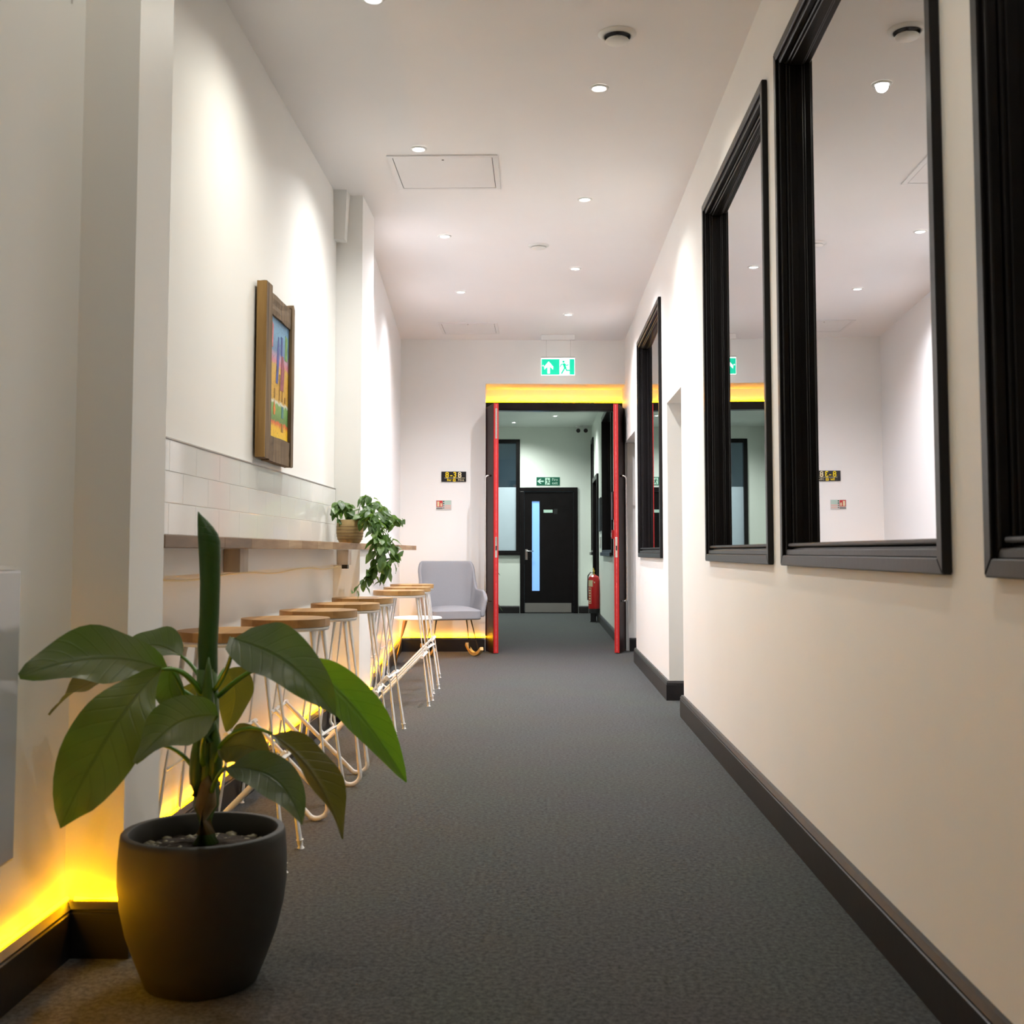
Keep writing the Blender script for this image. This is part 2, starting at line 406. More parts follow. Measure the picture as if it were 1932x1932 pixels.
# alcoves behind the openings
bm = bmesh.new()
bx(bm, XR + 0.30, XR + 0.75, 7.95, 8.07, 0, 2.13); bx(bm, XR + 0.30, XR + 0.75, 7.03, 7.15, 0, 2.13)
bx(bm, XR + 0.75, XR + 0.87, 7.03, 8.07, 0, 2.13); bx(bm, XR + 0.30, XR + 0.75, 7.15, 7.95, 2.01, 2.13)
struct(link_mesh('wall_alcove', bm, 'wall'))
bm = bmesh.new()
bx(bm, XR + 0.30, XR + 0.55, 10.50, 10.62, 0, 2.2); bx(bm, XR + 0.55, XR + 0.67, 10.50, 12.1, 0, 2.2)
bx(bm, XR + 0.30, XR + 0.55, 10.62, 12.1, 2.10, 2.2)
struct(link_mesh('wall_alcove', bm, 'wall'))
# added room shell behind the right-hand windows, its darkness put into black paint
bm = bmesh.new()
bx(bm, 2.45, 2.6, -1.6, 10.5, 0, CZ); bx(bm, XR + 0.3, 2.45, -1.7, -1.58, 0, CZ); bx(bm, XR + 0.3, 2.45, 10.3, 10.42, 0, CZ)
bx(bm, 1.6, 2.6, -1.6, 10.5, CZ, CZ + 0.1)
struct(link_mesh('wall_black_shell', bm, 'black_flat'))

def baseboard(name, pts, h=0.13, th=0.022, mat='black_base', side=1):
    """skirting along a polyline (top view); th grows to the left of travel when side=1"""
    bm = bmesh.new()
    n = len(pts); P = [Vector((p[0], p[1])) for p in pts]
    def off(i, d):
        if i == 0: t = (P[1]-P[0]).normalized(); nn = Vector((-t.y, t.x)); return P[i] + nn*d*side
        if i == n-1: t = (P[-1]-P[-2]).normalized(); nn = Vector((-t.y, t.x)); return P[i] + nn*d*side
        t1 = (P[i]-P[i-1]).normalized(); t2 = (P[i+1]-P[i]).normalized()
        n1 = Vector((-t1.y, t1.x)); n2 = Vector((-t2.y, t2.x)); m = (n1+n2).normalized()
        return P[i] + m * d * side / max(0.3, m.dot(n1))
    prof = [(0, 0), (th, 0), (th, h*0.80), (th*0.86, h*0.82), (th*0.86, h*0.86), (th*0.98, h*0.88), (th*0.6, h), (0, h)]
    rows = []
    for i in range(n):
        rows.append([bm.verts.new((*off(i, d), z)) for d, z in prof])
    for i in range(n-1):
        for k in range(len(prof)):
            k2 = (k+1) % len(prof)
            bm.faces.new((rows[i][k], rows[i][k2], rows[i+1][k2], rows[i+1][k]))
    bm.faces.new(rows[0]); bm.faces.new(rows[-1][::-1])
    return struct(link_mesh(name, bm, mat))
baseboard('baseboard_right', [(XR, -1.5), (XR, 7.15), (XR + 0.3, 7.15)])
baseboard('baseboard_right', [(XR + 0.3, 7.95), (XR, 7.95), (XR, 10.62), (XR + 0.3, 10.62)])
baseboard('baseboard_right', [(XR + 0.3, 7.15), (XR + 0.75, 7.15), (XR + 0.75, 7.95), (XR + 0.3, 7.95)])

# windows of the right wall
def right_window(idx, y0, y1, z0, z1, label):
    root = bpy.data.objects.new('window_%d' % idx, None); C.objects.link(root)
    root.location = (XR, y0, z0); struct(root, label)
    W, Hh = y1 - y0, z1 - z0
    fr = 0.022
    # mitred moulded architrave: two steps
    def ring(name, o0, o1, xa, xb):
        # four pieces from outer offset o0 to inner offset o1
        def piece(nm, quad):
            bm = bmesh.new()
            a = [bm.verts.new((xa, q[0], q[1])) for q in quad]; b = [bm.verts.new((xb, q[0], q[1])) for q in quad]
            bm.faces.new(a); bm.faces.new(b[::-1])
            for i in range(4): bm.faces.new((a[i], b[i], b[(i+1) % 4], a[(i+1) % 4]))
            es = [e for e in bm.edges]
            bmesh.ops.bevel(bm, geom=es, offset=0.003, segments=1, affect='EDGES')
            link_mesh(nm, bm, 'black_wood', root)
        O = [(o0, o0), (W-o0, o0), (W-o0, Hh-o0), (o0, Hh-o0)]; I = [(o1, o1), (W-o1, o1), (W-o1, Hh-o1), (o1, Hh-o1)]
        for i in range(4):
            j = (i+1) % 4
            piece(name, [O[i], O[j], I[j], I[i]])
    ring('architrave', 0.0, 0.036, -fr, 0.0)
    ring('architrave_bead', 0.0355, 0.056, -0.012, 0.010)
    ring('jamb_lining', 0.048, 0.064, 0.0105, 0.16)
    ring('sash_frame', 0.0645, 0.070, 0.020, 0.070)
    bm = bx(bmesh.new(), -0.008, 0.0195, 0.0645, W-0.0645, 0.0645, 0.078, bev=0.005)
    link_mesh('window_sill', bm, 'black_wood', root)
    bm = bmesh.new(); ya, yb, za, zb = 0.0705, W-0.0705, 0.0705, Hh-0.0705
    # the glazing sits a little deeper at its far edge
    prism(bm, [(0.026, ya), (0.044, yb), (0.050, yb), (0.032, ya)], za, zb)
    link_mesh('pane', bm, 'glass', root)
right_window(1, *WIN[0], 'small looking far window in a black moulded frame')
right_window(2, *WIN[1], 'black framed window next to the doorway opening')
right_window(3, *WIN[2], 'wide black framed window showing mirrored ceiling lights')
right_window(4, *WIN[3], 'nearest black framed window cut by the picture edge')

# left walls and pilasters
struct(link_mesh('wall_left', box(-1.40, -1.185, -1.6, 2.94, 0, CZ), 'wall'), 'white wall before the first pilaster')
struct(link_mesh('pilaster', box(-1.40, -1.04, 2.94, 3.21, 0, CZ), 'wall'), 'near white pilaster')
wl = struct(link_mesh('wall_left', box(-1.45, XL, 3.21, 6.92, 0, CZ), 'wall'), 'white wall behind the bar shelf')
struct(link_mesh('pilaster', box(-1.45, -1.067, 6.92, 7.40, 0, CZ), 'wall'), 'far white pilaster')
bm = bmesh.new(); prism(bm, [(-1.14, 7.40), (-1.405, 11.72), (-1.60, 11.72), (-1.60, 7.40)], 0, CZ)
struct(link_mesh('wall_left', bm, 'wall_satin'), 'slightly angled white wall beside the stools')
# small boxed-in pipe at the top of the far pilaster
bm = bmesh.new()
vs = [(-1.225, 6.92), (-1.145, 6.92), (-1.145, 6.80), (-1.225, 6.80)]
a = [bm.verts.new((*p, CZ)) for p in vs]
lo = [(-1.225, 6.92), (-1.160, 6.92), (-1.160, 6.83), (-1.225, 6.83)]
b = [bm.verts.new((*p, 2.86)) for p in lo]
bm.faces.new(a); bm.faces.new(b[::-1])
for i in range(4): bm.faces.new((a[i], a[(i+1) % 4], b[(i+1) % 4], b[i]))
struct(link_mesh('trim_1', bm, 'wall'), 'small boxed casing under the ceiling')

LH = 0.135
S2D = Vector((-0.265, 4.32)).normalized()
baseboard('baseboard_left', [(-1.185, -1.5), (-1.185, 2.94), (-1.04, 2.94), (-1.04, 3.21), (XL, 3.21)], LH, 0.028, side=-1)
baseboard('baseboard_left', [(XL, 3.24), (XL, 6.92), (-1.067, 6.92), (-1.067, 7.40), (-1.14, 7.40), (-1.405, 11.72), (-0.55, 11.72 + 0.855*math.tan(EA))], LH, 0.028, side=-1)

# wall tiles above the shelf: parts of the wall
tile_me = None
TH, TW = 0.1025, 0.300
for row in range(3):
    z0 = 1.055 + row * 0.1045
    y = 3.215 - (0.15 if row % 2 else 0.0) - 0.02
    while y < 6.92:
        a, b = max(y, 3.212), min(y + TW, 6.918)
        if b - a > 0.02:
            full = abs((b - a) - TW) < 1e-4
            if full and tile_me is not None:
                o = bpy.data.objects.new('tile', tile_me); C.objects.link(o); o.parent = wl
            else:
                o = link_mesh('tile', box(0, 0.0105, 0, b - a, 0, TH, bev=0.0012), 'tile', wl)
                if full: tile_me = o.data
            o.location = (XL - 0.002, a, z0)
        y += TW + 0.0014
link_mesh('tile_grout', box(XL - 0.001, XL + 0.0068, 3.212, 6.918, 1.053, 1.370), 'grout', wl)
link_mesh('tile_edge_trim', box(XL - 0.001, XL + 0.0105, 3.212, 6.918, 1.3685, 1.3735), 'steel', wl)

# end wall (built in its own frame, x along the wall from its left corner)
ew = bpy.data.objects.new('wall_end', None); C.objects.link(ew)
ew.location = (-1.405, YE, 0); ew.rotation_euler = (0, 0, EA); struct(ew, 'white end wall around the red doors')
UL, UR, ZT = 0.862, 2.300, 2.70       # the door opening
bm = bmesh.new()
bx(bm, -0.3, UL, 0, 0.12, 0, CZ); bx(bm, UR, 2.62, 0, 0.12, 0, CZ); bx(bm, UL, UR, 0, 0.12, ZT, CZ)
link_mesh('wall_face', bm, 'wall', ew)
# splayed reveal and recess above the frame
bm = bmesh.new()
prism(bm, [(UL, 0.12), (UL - 0.13, 0.60), (UL - 0.3, 0.60), (UL - 0.3, 0.12)], 0, CZ)
prism(bm, [(UR, 0.12), (UR + 0.32, 0.12), (UR + 0.32, 0.60), (UR + 0.15, 0.60)], 0, CZ)
link_mesh('reveal', bm, 'wall', ew)
bm = bmesh.new(); bx(bm, UL - 0.3, UR + 0.3, 0.43, 0.60, 2.56, CZ); bx(bm, UL, UR, 0.12, 0.43, ZT + 0.0, ZT + 0.1)
link_mesh('overpanel', bm, 'wall', ew)
# black double-door frame
bm = bmesh.new()
bx(bm, UL - 0.075, UR + 0.085, 0.385, 0.50, 2.475, 2.56, bev=0.004)
link_mesh('frame_head', bm, 'black_wood', ew)
link_mesh('frame_jamb', box(UL - 0.10, UL - 0.010, 0.40, 0.50, 0, 2.474, bev=0.004), 'black_wood', ew)
link_mesh('frame_jamb', box(UR + 0.015, UR + 0.12, 0.40, 0.50, 0, 2.474, bev=0.004), 'black_wood', ew)
def in_end(u, v, z):
    return (-1.405 + u*math.cos(EA) - v*math.sin(EA), YE + u*math.sin(EA) + v*math.cos(EA), z)

pa_, pb_, pc_ = in_end(UR + 0.01, 0.0, 0), in_end(UR + 0.15, 0.0, 0), in_end(UR + 0.25, 0, 0)
baseboard('baseboard_end', [pa_[:2], pb_[:2], pc_[:2]], 0.13, 0.022, side=-1)
# red fire doors: parts of a door with hinge side at local origin, leaf along -y
def fire_door(idx, u, v, ang, flip, label):
    root = bpy.data.objects.new('door_%d' % idx, None); C.objects.link(root)
    root.location = in_end(u, v, 0.008); root.rotation_euler = (0, 0, EA + ang); struct(root, label)
    L, T, Hh = 0.715, 0.048, 2.452
    s = flip
    link_mesh('leaf_core', box(-T/2, T/2, -L, 0, 0, Hh, bev=0.002), 'red', root)
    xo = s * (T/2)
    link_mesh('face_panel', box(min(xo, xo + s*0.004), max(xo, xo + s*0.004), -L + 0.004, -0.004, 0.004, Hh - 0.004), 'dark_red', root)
    link_mesh('intumescent_strip', box(-0.003, 0.003, -L - 0.0006, -L + 0.002, 0.01, Hh - 0.01), 'p_pink', root)
    link_mesh('lock_plate', box(-0.011, 0.011, -L - 0.003, -L + 0.002, 0.93, 1.13, bev=0.001), 'chrome', root)
    link_mesh('latch', box(-0.006, 0.006, -L - 0.006, -L + 0.002, 1.00, 1.045), 'black_metal', root)
    bm = bmesh.new(); xh = xo + s*0.062
    yy = -L + 0.10; za, zb = 0.50, 1.74
    pts = [(xo, yy, za)]
    for k in range(6): t = k/5*PI/2; pts.append((xh - s*0.03 + s*0.03*math.sin(t), yy, za + 0.03 - 0.03*math.cos(t)))
    for k in range(6): t = k/5*PI/2; pts.append((xh - s*0.03 + s*0.03*math.cos(t), yy, zb - 0.03 + 0.03*math.sin(t)))
    pts.append((xo, yy, zb))
    tube(bm, pts, 0.010, 10); link_mesh('pull_handle', bm, 'chrome', root, smooth=True)
    # closer arm near the top at the hinge side
    bm = bmesh.new(); tube(bm, [(xo + s*0.02, -0.16, Hh - 0.07), (xo + s*0.05, -0.03, Hh - 0.05)], 0.008, 8)
    link_mesh('closer_arm', bm, 'chrome', root)
    for z in (0.22, 1.2, 2.2):
        link_mesh('hinge', box(-0.012, 0.012, 0.0, 0.012, z, z + 0.1), 'chrome', root)
    return root
fire_door(1, UL - 0.035, 0.375, R(11), -1, 'left red fire door leaf standing open with a chrome pull')
fire_door(2, UR + 0.045, 0.375, R(-16), 1, 'right red fire door leaf standing open with a chrome pull')
link_mesh('top_bolt', box(-0.009, 0.009, -0.7195, -0.713, 2.10, 2.40, bev=0.001), 'chrome', bpy.data.objects['door_1'])

# far corridor beyond the doors
fb = bpy.data.objects.new('wall_far', None); C.objects.link(fb); fb.location = (0, YF, 0); struct(fb, 'pale green white wall at the far end')
bm = holes_wall(bmesh.new(), 'y', 0, 0.15, -1.9, 1.1, 0, CZ2, [(-1.20, -0.34, 0.96, 2.79), (-0.27, 0.575, -1, 1.995)])
link_mesh('wall_face', bm, 'wall_far', fb)
bm = holes_wall(bmesh.new(), 'x', 0.852, 1.0, 12.3, YF, 0, CZ2, [(13.55, 15.58, 0.99, 2.75), (16.85, 18.05, -1, 2.06), (18.30, 18.84, 0.99, 2.75)])
struct(link_mesh('wall_right', bm, 'wall_far'), 'pale wall beyond the right red door')
struct(link_mesh('wall_left', box(-1.9, -1.5, 12.32, YF, 0, CZ2), 'wall_far'))
baseboard('baseboard_far', [(-1.5, YF), (-0.325, YF)], 0.12, 0.02, side=-1)
baseboard('baseboard_far', [(0.63, YF), (0.852, YF), (0.852, 18.12)], 0.12, 0.02, side=-1)
baseboard('baseboard_far', [(0.852, 16.78), (0.852, 12.5)], 0.12, 0.02, side=-1)

# far door
d3 = bpy.data.objects.new('door_3', None); C.objects.link(d3); d3.location = (0.152, YF, 0); struct(d3, 'black door with a slim glass strip at the far end')
link_mesh('frame_jamb', box(-0.468, -0.40, -0.03, 0.10, 0, 1.97, bev=0.004), 'black_wood', d3)
link_mesh('frame_jamb', box(0.40, 0.468, -0.03, 0.10, 0, 1.97, bev=0.004), 'black_wood', d3)
link_mesh('frame_head', box(-0.468, 0.468, -0.03, 0.10, 1.9705, 2.035, bev=0.004), 'black_wood', d3)
bm = holes_wall(bmesh.new(), 'y', 0.0, 0.045, -0.397, 0.397, 0.01, 1.965, [(-0.275, -0.152, 0.36, 1.81)])
link_mesh('leaf', bm, 'black_wood', d3)
link_mesh('glass_strip', box(-0.2745, -0.1525, 0.018, 0.028, 0.3605, 1.8095), 'blue_glow', d3)
link_mesh('kick_plate', box(-0.39, 0.36, -0.004, 0.0, 0.015, 0.165), 'steel', d3)
hd = link_mesh('handle_plate', box(-0.385, -0.345, -0.008, 0.0, 0.86, 1.03, bev=0.002), 'chrome', d3)
bm = tube(bmesh.new(), [(-0.365, -0.004, 1.0), (-0.365, -0.045, 1.0), (-0.355, -0.05, 1.0), (-0.25, -0.05, 1.0)], 0.010, 8)
link_mesh('lever', bm, 'chrome', hd, smooth=True)
link_mesh('name_plate', box(-0.085, 0.06, -0.005, 0.0, 1.625, 1.672), 'sign_pale', d3)
link_mesh('number_plate', box(0.08, 0.14, -0.004, 0.0, 1.60, 1.69), 'black_metal', d3)
def black_window(idx, o, w, z0, z1, face, label, glassmat):
    """window in the far corridor; face 'y' looks to -y, 'x' looks to -x"""
    root = bpy.data.objects.new('window_%d' % idx, None); C.objects.link(root); root.location = o; struct(root, label)
    if face == 'x': root.rotation_euler = (0, 0, -PI/2)
    f = 0.065
    for (a, b, c, d) in ((-w/2, -w/2+f, z0, z1), (w/2-f, w/2, z0, z1), (-w/2+f, w/2-f, z0, z0+f), (-w/2+f, w/2-f, z1-f, z1)):
        link_mesh('frame_bar', box(a, b, -0.022, 0.09, c, d, bev=0.004), 'black_wood', root)
    link_mesh('window_sill', box(-w/2-0.01, w/2+0.01, -0.045, -0.0225, z0-0.01, z0+0.035, bev=0.003), 'black_wood', root)
    link_mesh('pane', box(-w/2+f+0.0005, w/2-f-0.0005, 0.04, 0.046, z0+f+0.0005, z1-f-0.0005), glassmat, root)
    return root
w5 = black_window(5, (-0.77, YF, 0), 0.905, 0.945, 2.82, 'y', 'far black framed window with frosted lower glass', 'glass_clear')
link_mesh('frosted_film', box(-0.386, 0.386, 0.034, 0.0395, 1.012, 2.04), 'frosted', w5)
black_window(6, (0.852, 14.565, 0), 2.10, 0.95, 2.79, 'x', 'tall dark window beyond the right red door', 'glass_clear')
black_window(7, (0.852, 18.57, 0), 0.62, 0.95, 2.79, 'x', 'narrow black window beside the far corner', 'glass_clear')
d4 = bpy.data.objects.new('door_4', None); C.objects.link(d4); d4.location = (0.852, 17.45, 0); d4.rotation_euler = (0, 0, -PI/2); struct(d4, 'black side door behind the fire extinguisher')
link_mesh('frame_jamb', box(-0.66, -0.595, -0.03, 0.12, 0, 2.05), 'black_wood', d4)
link_mesh('frame_jamb', box(0.595, 0.66, -0.03, 0.12, 0, 2.05), 'black_wood', d4)
link_mesh('frame_head', box(-0.66, 0.66, -0.03, 0.12, 2.0505, 2.12), 'black_wood', d4)
link_mesh('leaf', box(-0.594, 0.594, 0.05, 0.095, 0.01, 2.049), 'black_wood', d4)
# room seen through the far window, with bluish light
bm = bmesh.new()
bx(bm, -1.9, 1.1, 21.6, 21.7, 0, CZ2); bx(bm, -1.95, -1.9, YF, 21.7, 0, CZ2); bx(bm, 1.1, 1.15, YF, 21.7, 0, CZ2)
bx(bm, -1.9, 1.1, 19.6, 21.7, CZ2, CZ2+0.1); bx(bm, -1.9, 1.1, 19.6, 21.7, -0.1, 0)
struct(link_mesh('wall_far_room', bm, 'wall_far'))

# ================================================================== LIGHTS OF THE PLACE
def downlight(x, y, z, col, watt, label, group='recessed ceiling downlights', n=[0]):
    t = thing('downlight', label, 'light', (x, y, z), 0, group)
    bm = lathe(bmesh.new(), [(0.030, -0.001), (0.034, -0.008), (0.043, -0.007), (0.047, -0.001)], 28)
    link_mesh('trim_ring', bm, 'white', t, smooth=True)
    bm = lathe(bmesh.new(), [(0.0, -0.0045), (0.022, -0.0045), (0.031, -0.002)], 24)
    link_mesh('lens', bm, 'lamp_lens', t, smooth=True)
    ld = bpy.data.lights.new('downlight_beam', 'SPOT'); ld.energy = watt; ld.color = col
    ld.spot_size = R(150); ld.spot_blend = 1.0; ld.shadow_soft_size = 0.028
    lo = bpy.data.objects.new('downlight_beam', ld); C.objects.link(lo); lo.parent = t; lo.location = (0, 0, -0.012)
    return t
NEAR = (1.0, 0.97, 0.86); MID = (0.985, 0.98, 0.94); FARC = (0.985, 0.955, 1.0); FAR2 = (0.93, 1.0, 0.94)
DL = [(-0.645, 4.40, NEAR, 0.80, 'ceiling downlight cut by the top edge of the picture'),
      (0.280, 5.30, NEAR, 0.62, 'downlight behind the dark-throated ceiling vent'),
      (-0.645, 6.10, MID, 1.0, 'downlight right in front of the larger ceiling hatch'),
      (0.280, 7.02, MID, 1.0, 'second downlight of the right-hand row'),
      (-0.645, 7.83, FARC, 1.9, 'downlight just past the larger ceiling hatch'),
      (0.275, 8.77, FARC, 1.75, 'third downlight of the right-hand row'),
      (-0.650, 9.55, FARC, 1.9, 'downlight in front of the smaller ceiling hatch'),
      (0.265, 10.50, FARC, 1.75, 'last downlight before the green exit sign'),
      (-0.645, 2.65, NEAR, 0.22, 'downlight above the potted plant'),
      (0.280, 1.80, NEAR, 0.36, 'downlight over the nearest window')]
for x, y, c, k, lb in DL: downlight(x, y, CZ, c, DOWNLIGHT_W * k, lb)
downlight(-0.40, 18.2, CZ2, FAR2, DOWNLIGHT_W * 1.7, 'left of the two downlights seen through the red doors')
downlight(0.236, 17.35, CZ2, FAR2, DOWNLIGHT_W * 1.7, 'right of the two downlights seen through the red doors')
downlight(-0.40, 14.6, CZ2, FAR2, DOWNLIGHT_W * 1.7, 'downlight hidden just beyond the red doors')
# lamp of the blue room behind the far window
t = thing('ceiling_panel_light', 'square light panel seen through the far window', 'light', (-0.55, 20.3, CZ2), 0)
emit('panel_blue', (0.55, 0.75, 1.0), 2.2)
link_mesh('panel', box(-0.3, 0.3, -0.3, 0.3, -0.02, -0.012), 'panel_blue', t)
link_mesh('panel_frame', box(-0.32, 0.32, -0.32, 0.32, -0.0115, 0.0), 'white', t)

# amber light strips lying on the skirting boards
def led(pts, label, wd=0.012):
    t = tag(link_mesh('light_strip', tube(bmesh.new(), pts, 0.0055, 6), 'amber'), label, 'light strip', 'amber light strips')
    return t
zl = LH + 0.006; q = 0.012
led([(-1.185 + q, 0.2, zl), (-1.185 + q, 2.94 - q, zl)], 'amber light strip on the skirting beside the wall heater')
led([(-1.185 + 0.03, 2.94 - q, zl), (-1.045, 2.94 - q, zl)], 'amber light strip on the skirting behind the big plant pot')
led([(XL + q, 3.25, zl), (XL + q, 6.89, zl)], 'amber light strip on the skirting under the bar shelf')
led([(XL + 0.03, 6.92 - q, zl), (-1.072, 6.92 - q, zl)], 'amber light strip at the foot of the far pilaster')
led([(-1.067 + q, 6.93, zl), (-1.067 + q, 7.38, zl)], 'amber light strip along the aisle side of the far pilaster')
a = Vector((-1.14 + 0.010, 7.42)); b = Vector((-1.405 + 0.011, 11.68))
led([(a.x, a.y, zl), (b.x, b.y, zl)], 'amber light strip running to the corner behind the far stools')
led([in_end(0.03, -q, zl), in_end(UL - 0.005, -q, zl)], 'amber light strip on the skirting behind the rocking chair')
led([in_end(UL - 0.02, 0.40, 2.567), in_end(UR + 0.02, 0.40, 2.567)], 'amber light strip above the red doors')
led([in_end(UL + 0.008, 0.02, zl), in_end(UL - 0.038, 0.34, zl)], 'amber light strip in the doorway beside the left red door')
led([in_end(UR - 0.007, 0.10, 0.25), in_end(UR - 0.007, 0.10, 2.40)], 'upright glowing amber line standing in for a reflection behind the right red door', 0.01)  # glowing tube added in place of an amber reflection

# ================================================================== CEILING THINGS
def hatch(x0, x1, y0, y1, label):
    t = thing('access_hatch', label, 'hatch', ((x0+x1)/2, (y0+y1)/2, CZ), 0, 'ceiling access hatches')
    w2, h2 = (x1-x0)/2, (y1-y0)/2; f = 0.028
    bm = bmesh.new()
    bx(bm, -w2, w2, -h2, -h2+f, -0.008, 0); bx(bm, -w2, w2, h2-f, h2, -0.008, 0); bx(bm, -w2, -w2+f, -h2+f, h2-f, -0.008, 0); bx(bm, w2-f, w2, -h2+f, h2-f, -0.008, 0)
    link_mesh('hatch_frame', bm, 'hatch', t)
    d = link_mesh('hatch_door', box(-w2+f+0.004, w2-f-0.004, -h2+f+0.004, h2-f-0.004, -0.007, -0.001), 'hatch', t)
    link_mesh('gap', box(-w2+f, w2-f, -h2+f, h2-f, -0.0008, 0.0), 'black_flat', t)
    bm = lathe(bmesh.new(), [(0, -0.009), (0.006, -0.009), (0.007, -0.007)], 12, 0, -h2 + 0.065)
    link_mesh('lock', bm, 'sign_grey', d)
hatch(-0.83, -0.226, 6.20, 6.79, 'larger looking white ceiling hatch near the bar wall')
hatch(-0.955, -0.395, 10.85, 11.42, 'small looking white ceiling hatch near the end wall')
t = thing('ceiling_vent', 'round ceiling vent with a dark throat and hanging disc', 'vent', (0.327, 4.74, CZ), 0, 'round ceiling vents')
link_mesh('flange', lathe(bmesh.new(), [(0.055, 0.0), (0.057, -0.012), (0.068, -0.010), (0.080, -0.001)], 36), 'white', t, smooth=True)
link_mesh('throat', lathe(bmesh.new(), [(0.0, -0.001), (0.056, -0.001)], 36), 'black_flat', t)
link_mesh('throat_ring', lathe(bmesh.new(), [(0.0555, -0.002), (0.0555, -0.014), (0.052, -0.014), (0.052, -0.002)], 36), 'black_flat', t, smooth=True)
link_mesh('disc', lathe(bmesh.new(), [(0, -0.036), (0.046, -0.034), (0.050, -0.029), (0.046, -0.024), (0, -0.023)], 36), 'white', t, smooth=True)
link_mesh('spindle', tube(bmesh.new(), [(0, 0, -0.023), (0, 0, -0.002)], 0.006, 8), 'steel', t)
t = thing('ceiling_vent', 'flat white round ceiling vent in the middle of the ceiling', 'vent', (-0.004, 8.10, CZ), 0, 'round ceiling vents')
link_mesh('flange', lathe(bmesh.new(), [(0.045, -0.012), (0.062, -0.012), (0.076, -0.001)], 36), 'white', t, smooth=True)
link_mesh('disc', lathe(bmesh.new(), [(0, -0.024), (0.050, -0.021), (0.054, -0.015), (0.0, -0.012)], 36), 'white', t, smooth=True)
link_mesh('collar', lathe(bmesh.new(), [(0.044, -0.012), (0.044, 0.0)], 24), 'steel', t)

# hanging exit sign
def running_man(bm, cx, cz, s, y, mirror=1):
    m = mirror
    disc_xz(bm, cx - 0.05*s*m, cz + 0.36*s, 0.075*s, y)
    strip_xz(bm, [(cx - 0.03*s*m, cz + 0.20*s), (cx + 0.06*s*m, cz - 0.04*s)], 0.16*s, y)
    strip_xz(bm, [(cx - 0.02*s*m, cz + 0.22*s), (cx - 0.20*s*m, cz + 0.17*s), (cx - 0.27*s*m, cz + 0.02*s)], 0.06*s, y)
    strip_xz(bm, [(cx + 0.02*s*m, cz + 0.22*s), (cx + 0.16*s*m, cz + 0.10*s), (cx + 0.27*s*m, cz + 0.16*s)], 0.06*s, y)
    strip_xz(bm, [(cx + 0.05*s*m, cz - 0.04*s), (cx - 0.06*s*m, cz - 0.22*s), (cx - 0.17*s*m, cz - 0.42*s)], 0.09*s, y)
    strip_xz(bm, [(cx + 0.07*s*m, cz - 0.04*s), (cx + 0.16*s*m, cz - 0.22*s), (cx + 0.34*s*m, cz - 0.22*s)], 0.085*s, y)
    return bm
t = thing('exit_sign', 'lit green exit sign with white arrow hanging above the red doors', 'sign', (0.186, 11.50, 2.745), 0)
link_mesh('housing', box(-0.168, 0.168, 0.0, 0.022, 0.0, 0.172, bev=0.003), 'exit_white', t)
link_mesh('green_panel', box(-0.163, 0.163, -0.0015, 0.0, 0.005, 0.160), 'exit_green', t)
link_mesh('white_door', box(0.015, 0.115, -0.003, -0.0015, 0.005, 0.155), 'exit_white', t)
bm = running_man(bmesh.new(), 0.062, 0.080, 0.15, -0.0055); link_mesh('running_figure', bm, 'exit_green', t)
bm = bmesh.new()
poly_xz(bm, [(-0.105, 0.015), (-0.080, 0.015), (-0.080, 0.085), (-0.050, 0.055), (-0.047, 0.085), (-0.0925, 0.138), (-0.138, 0.085), (-0.135, 0.055), (-0.105, 0.085)], -0.004)
link_mesh('arrow', bm, 'exit_white', t)
link_mesh('status_lamp', disc_xz(bmesh.new(), -0.148, 0.095, 0.007, -0.004), 'exit_white', t)
link_mesh('top_rail', box(-0.168, 0.168, -0.001, 0.024, 0.1725, 0.184), 'plastic_grey', t)
for x in (-0.115, 0.125): link_mesh('suspension_rod', tube(bmesh.new(), [(x, 0.011, 0.184), (x, 0.011, 0.352)], 0.0022, 6), 'plastic_grey', t)
link_mesh('ceiling_mount', box(-0.168, 0.168, -0.012, 0.036, 0.352, CZ - 2.745, bev=0.004), 'white', t)

# ================================================================== END WALL SIGNS
t = thing('wall_sign', 'small black sign reading 8-38 on the white end wall', 'sign', in_end(0.415, -0.001, 1.70), EA)
link_mesh('board', box(0, 0.250, -0.010, 0.0, 0, 0.103), 'sign_black', t)
for ch, xx, mm in (('8', 0.038, 'yellow'), ('-', 0.088, 'yellow'), ('3', 0.117, 'yellow'), ('8', 0.165, 'cream')): text_mesh('numerals', ch, 0.078, mm, t, xx, -0.011, 0.044, bold=0.0015)
link_mesh('rule', box(0.032, 0.236, -0.0115, -0.010, 0.036, 0.0395), 'cream', t)
text_mesh('lettering', 'Bar @', 0.034, 'yellow', t, 0.056, -0.011, 0.008, bold=0.0006)
text_mesh('lettering', 'Hive', 0.034, 'cream', t, 0.167, -0.011, 0.008)
t = thing('fire_notice', 'small red and pale green fire action notice on the end wall', 'sign', in_end(0.362, -0.001, 1.415), EA)
link_mesh('board', box(0, 0.155, -0.004, 0.0, 0, 0.098), 'plastic_grey', t)
link_mesh('red_square', box(0.004, 0.066, -0.005, -0.004, 0.030, 0.094), 'sign_red', t)
bm = bmesh.new(); poly_xz(bm, [(0.012, 0.036), (0.034, 0.036), (0.034, 0.086), (0.012, 0.086)], -0.0075); poly_xz(bm, [(0.044, 0.036), (0.060, 0.036), (0.060, 0.060), (0.050, 0.075), (0.044, 0.060)], -0.0075)
link_mesh('red_symbol', bm, 'cream', t)
link_mesh('caption_bar', box(0.004, 0.066, -0.005, -0.004, 0.008, 0.024), 'sign_grey', t)
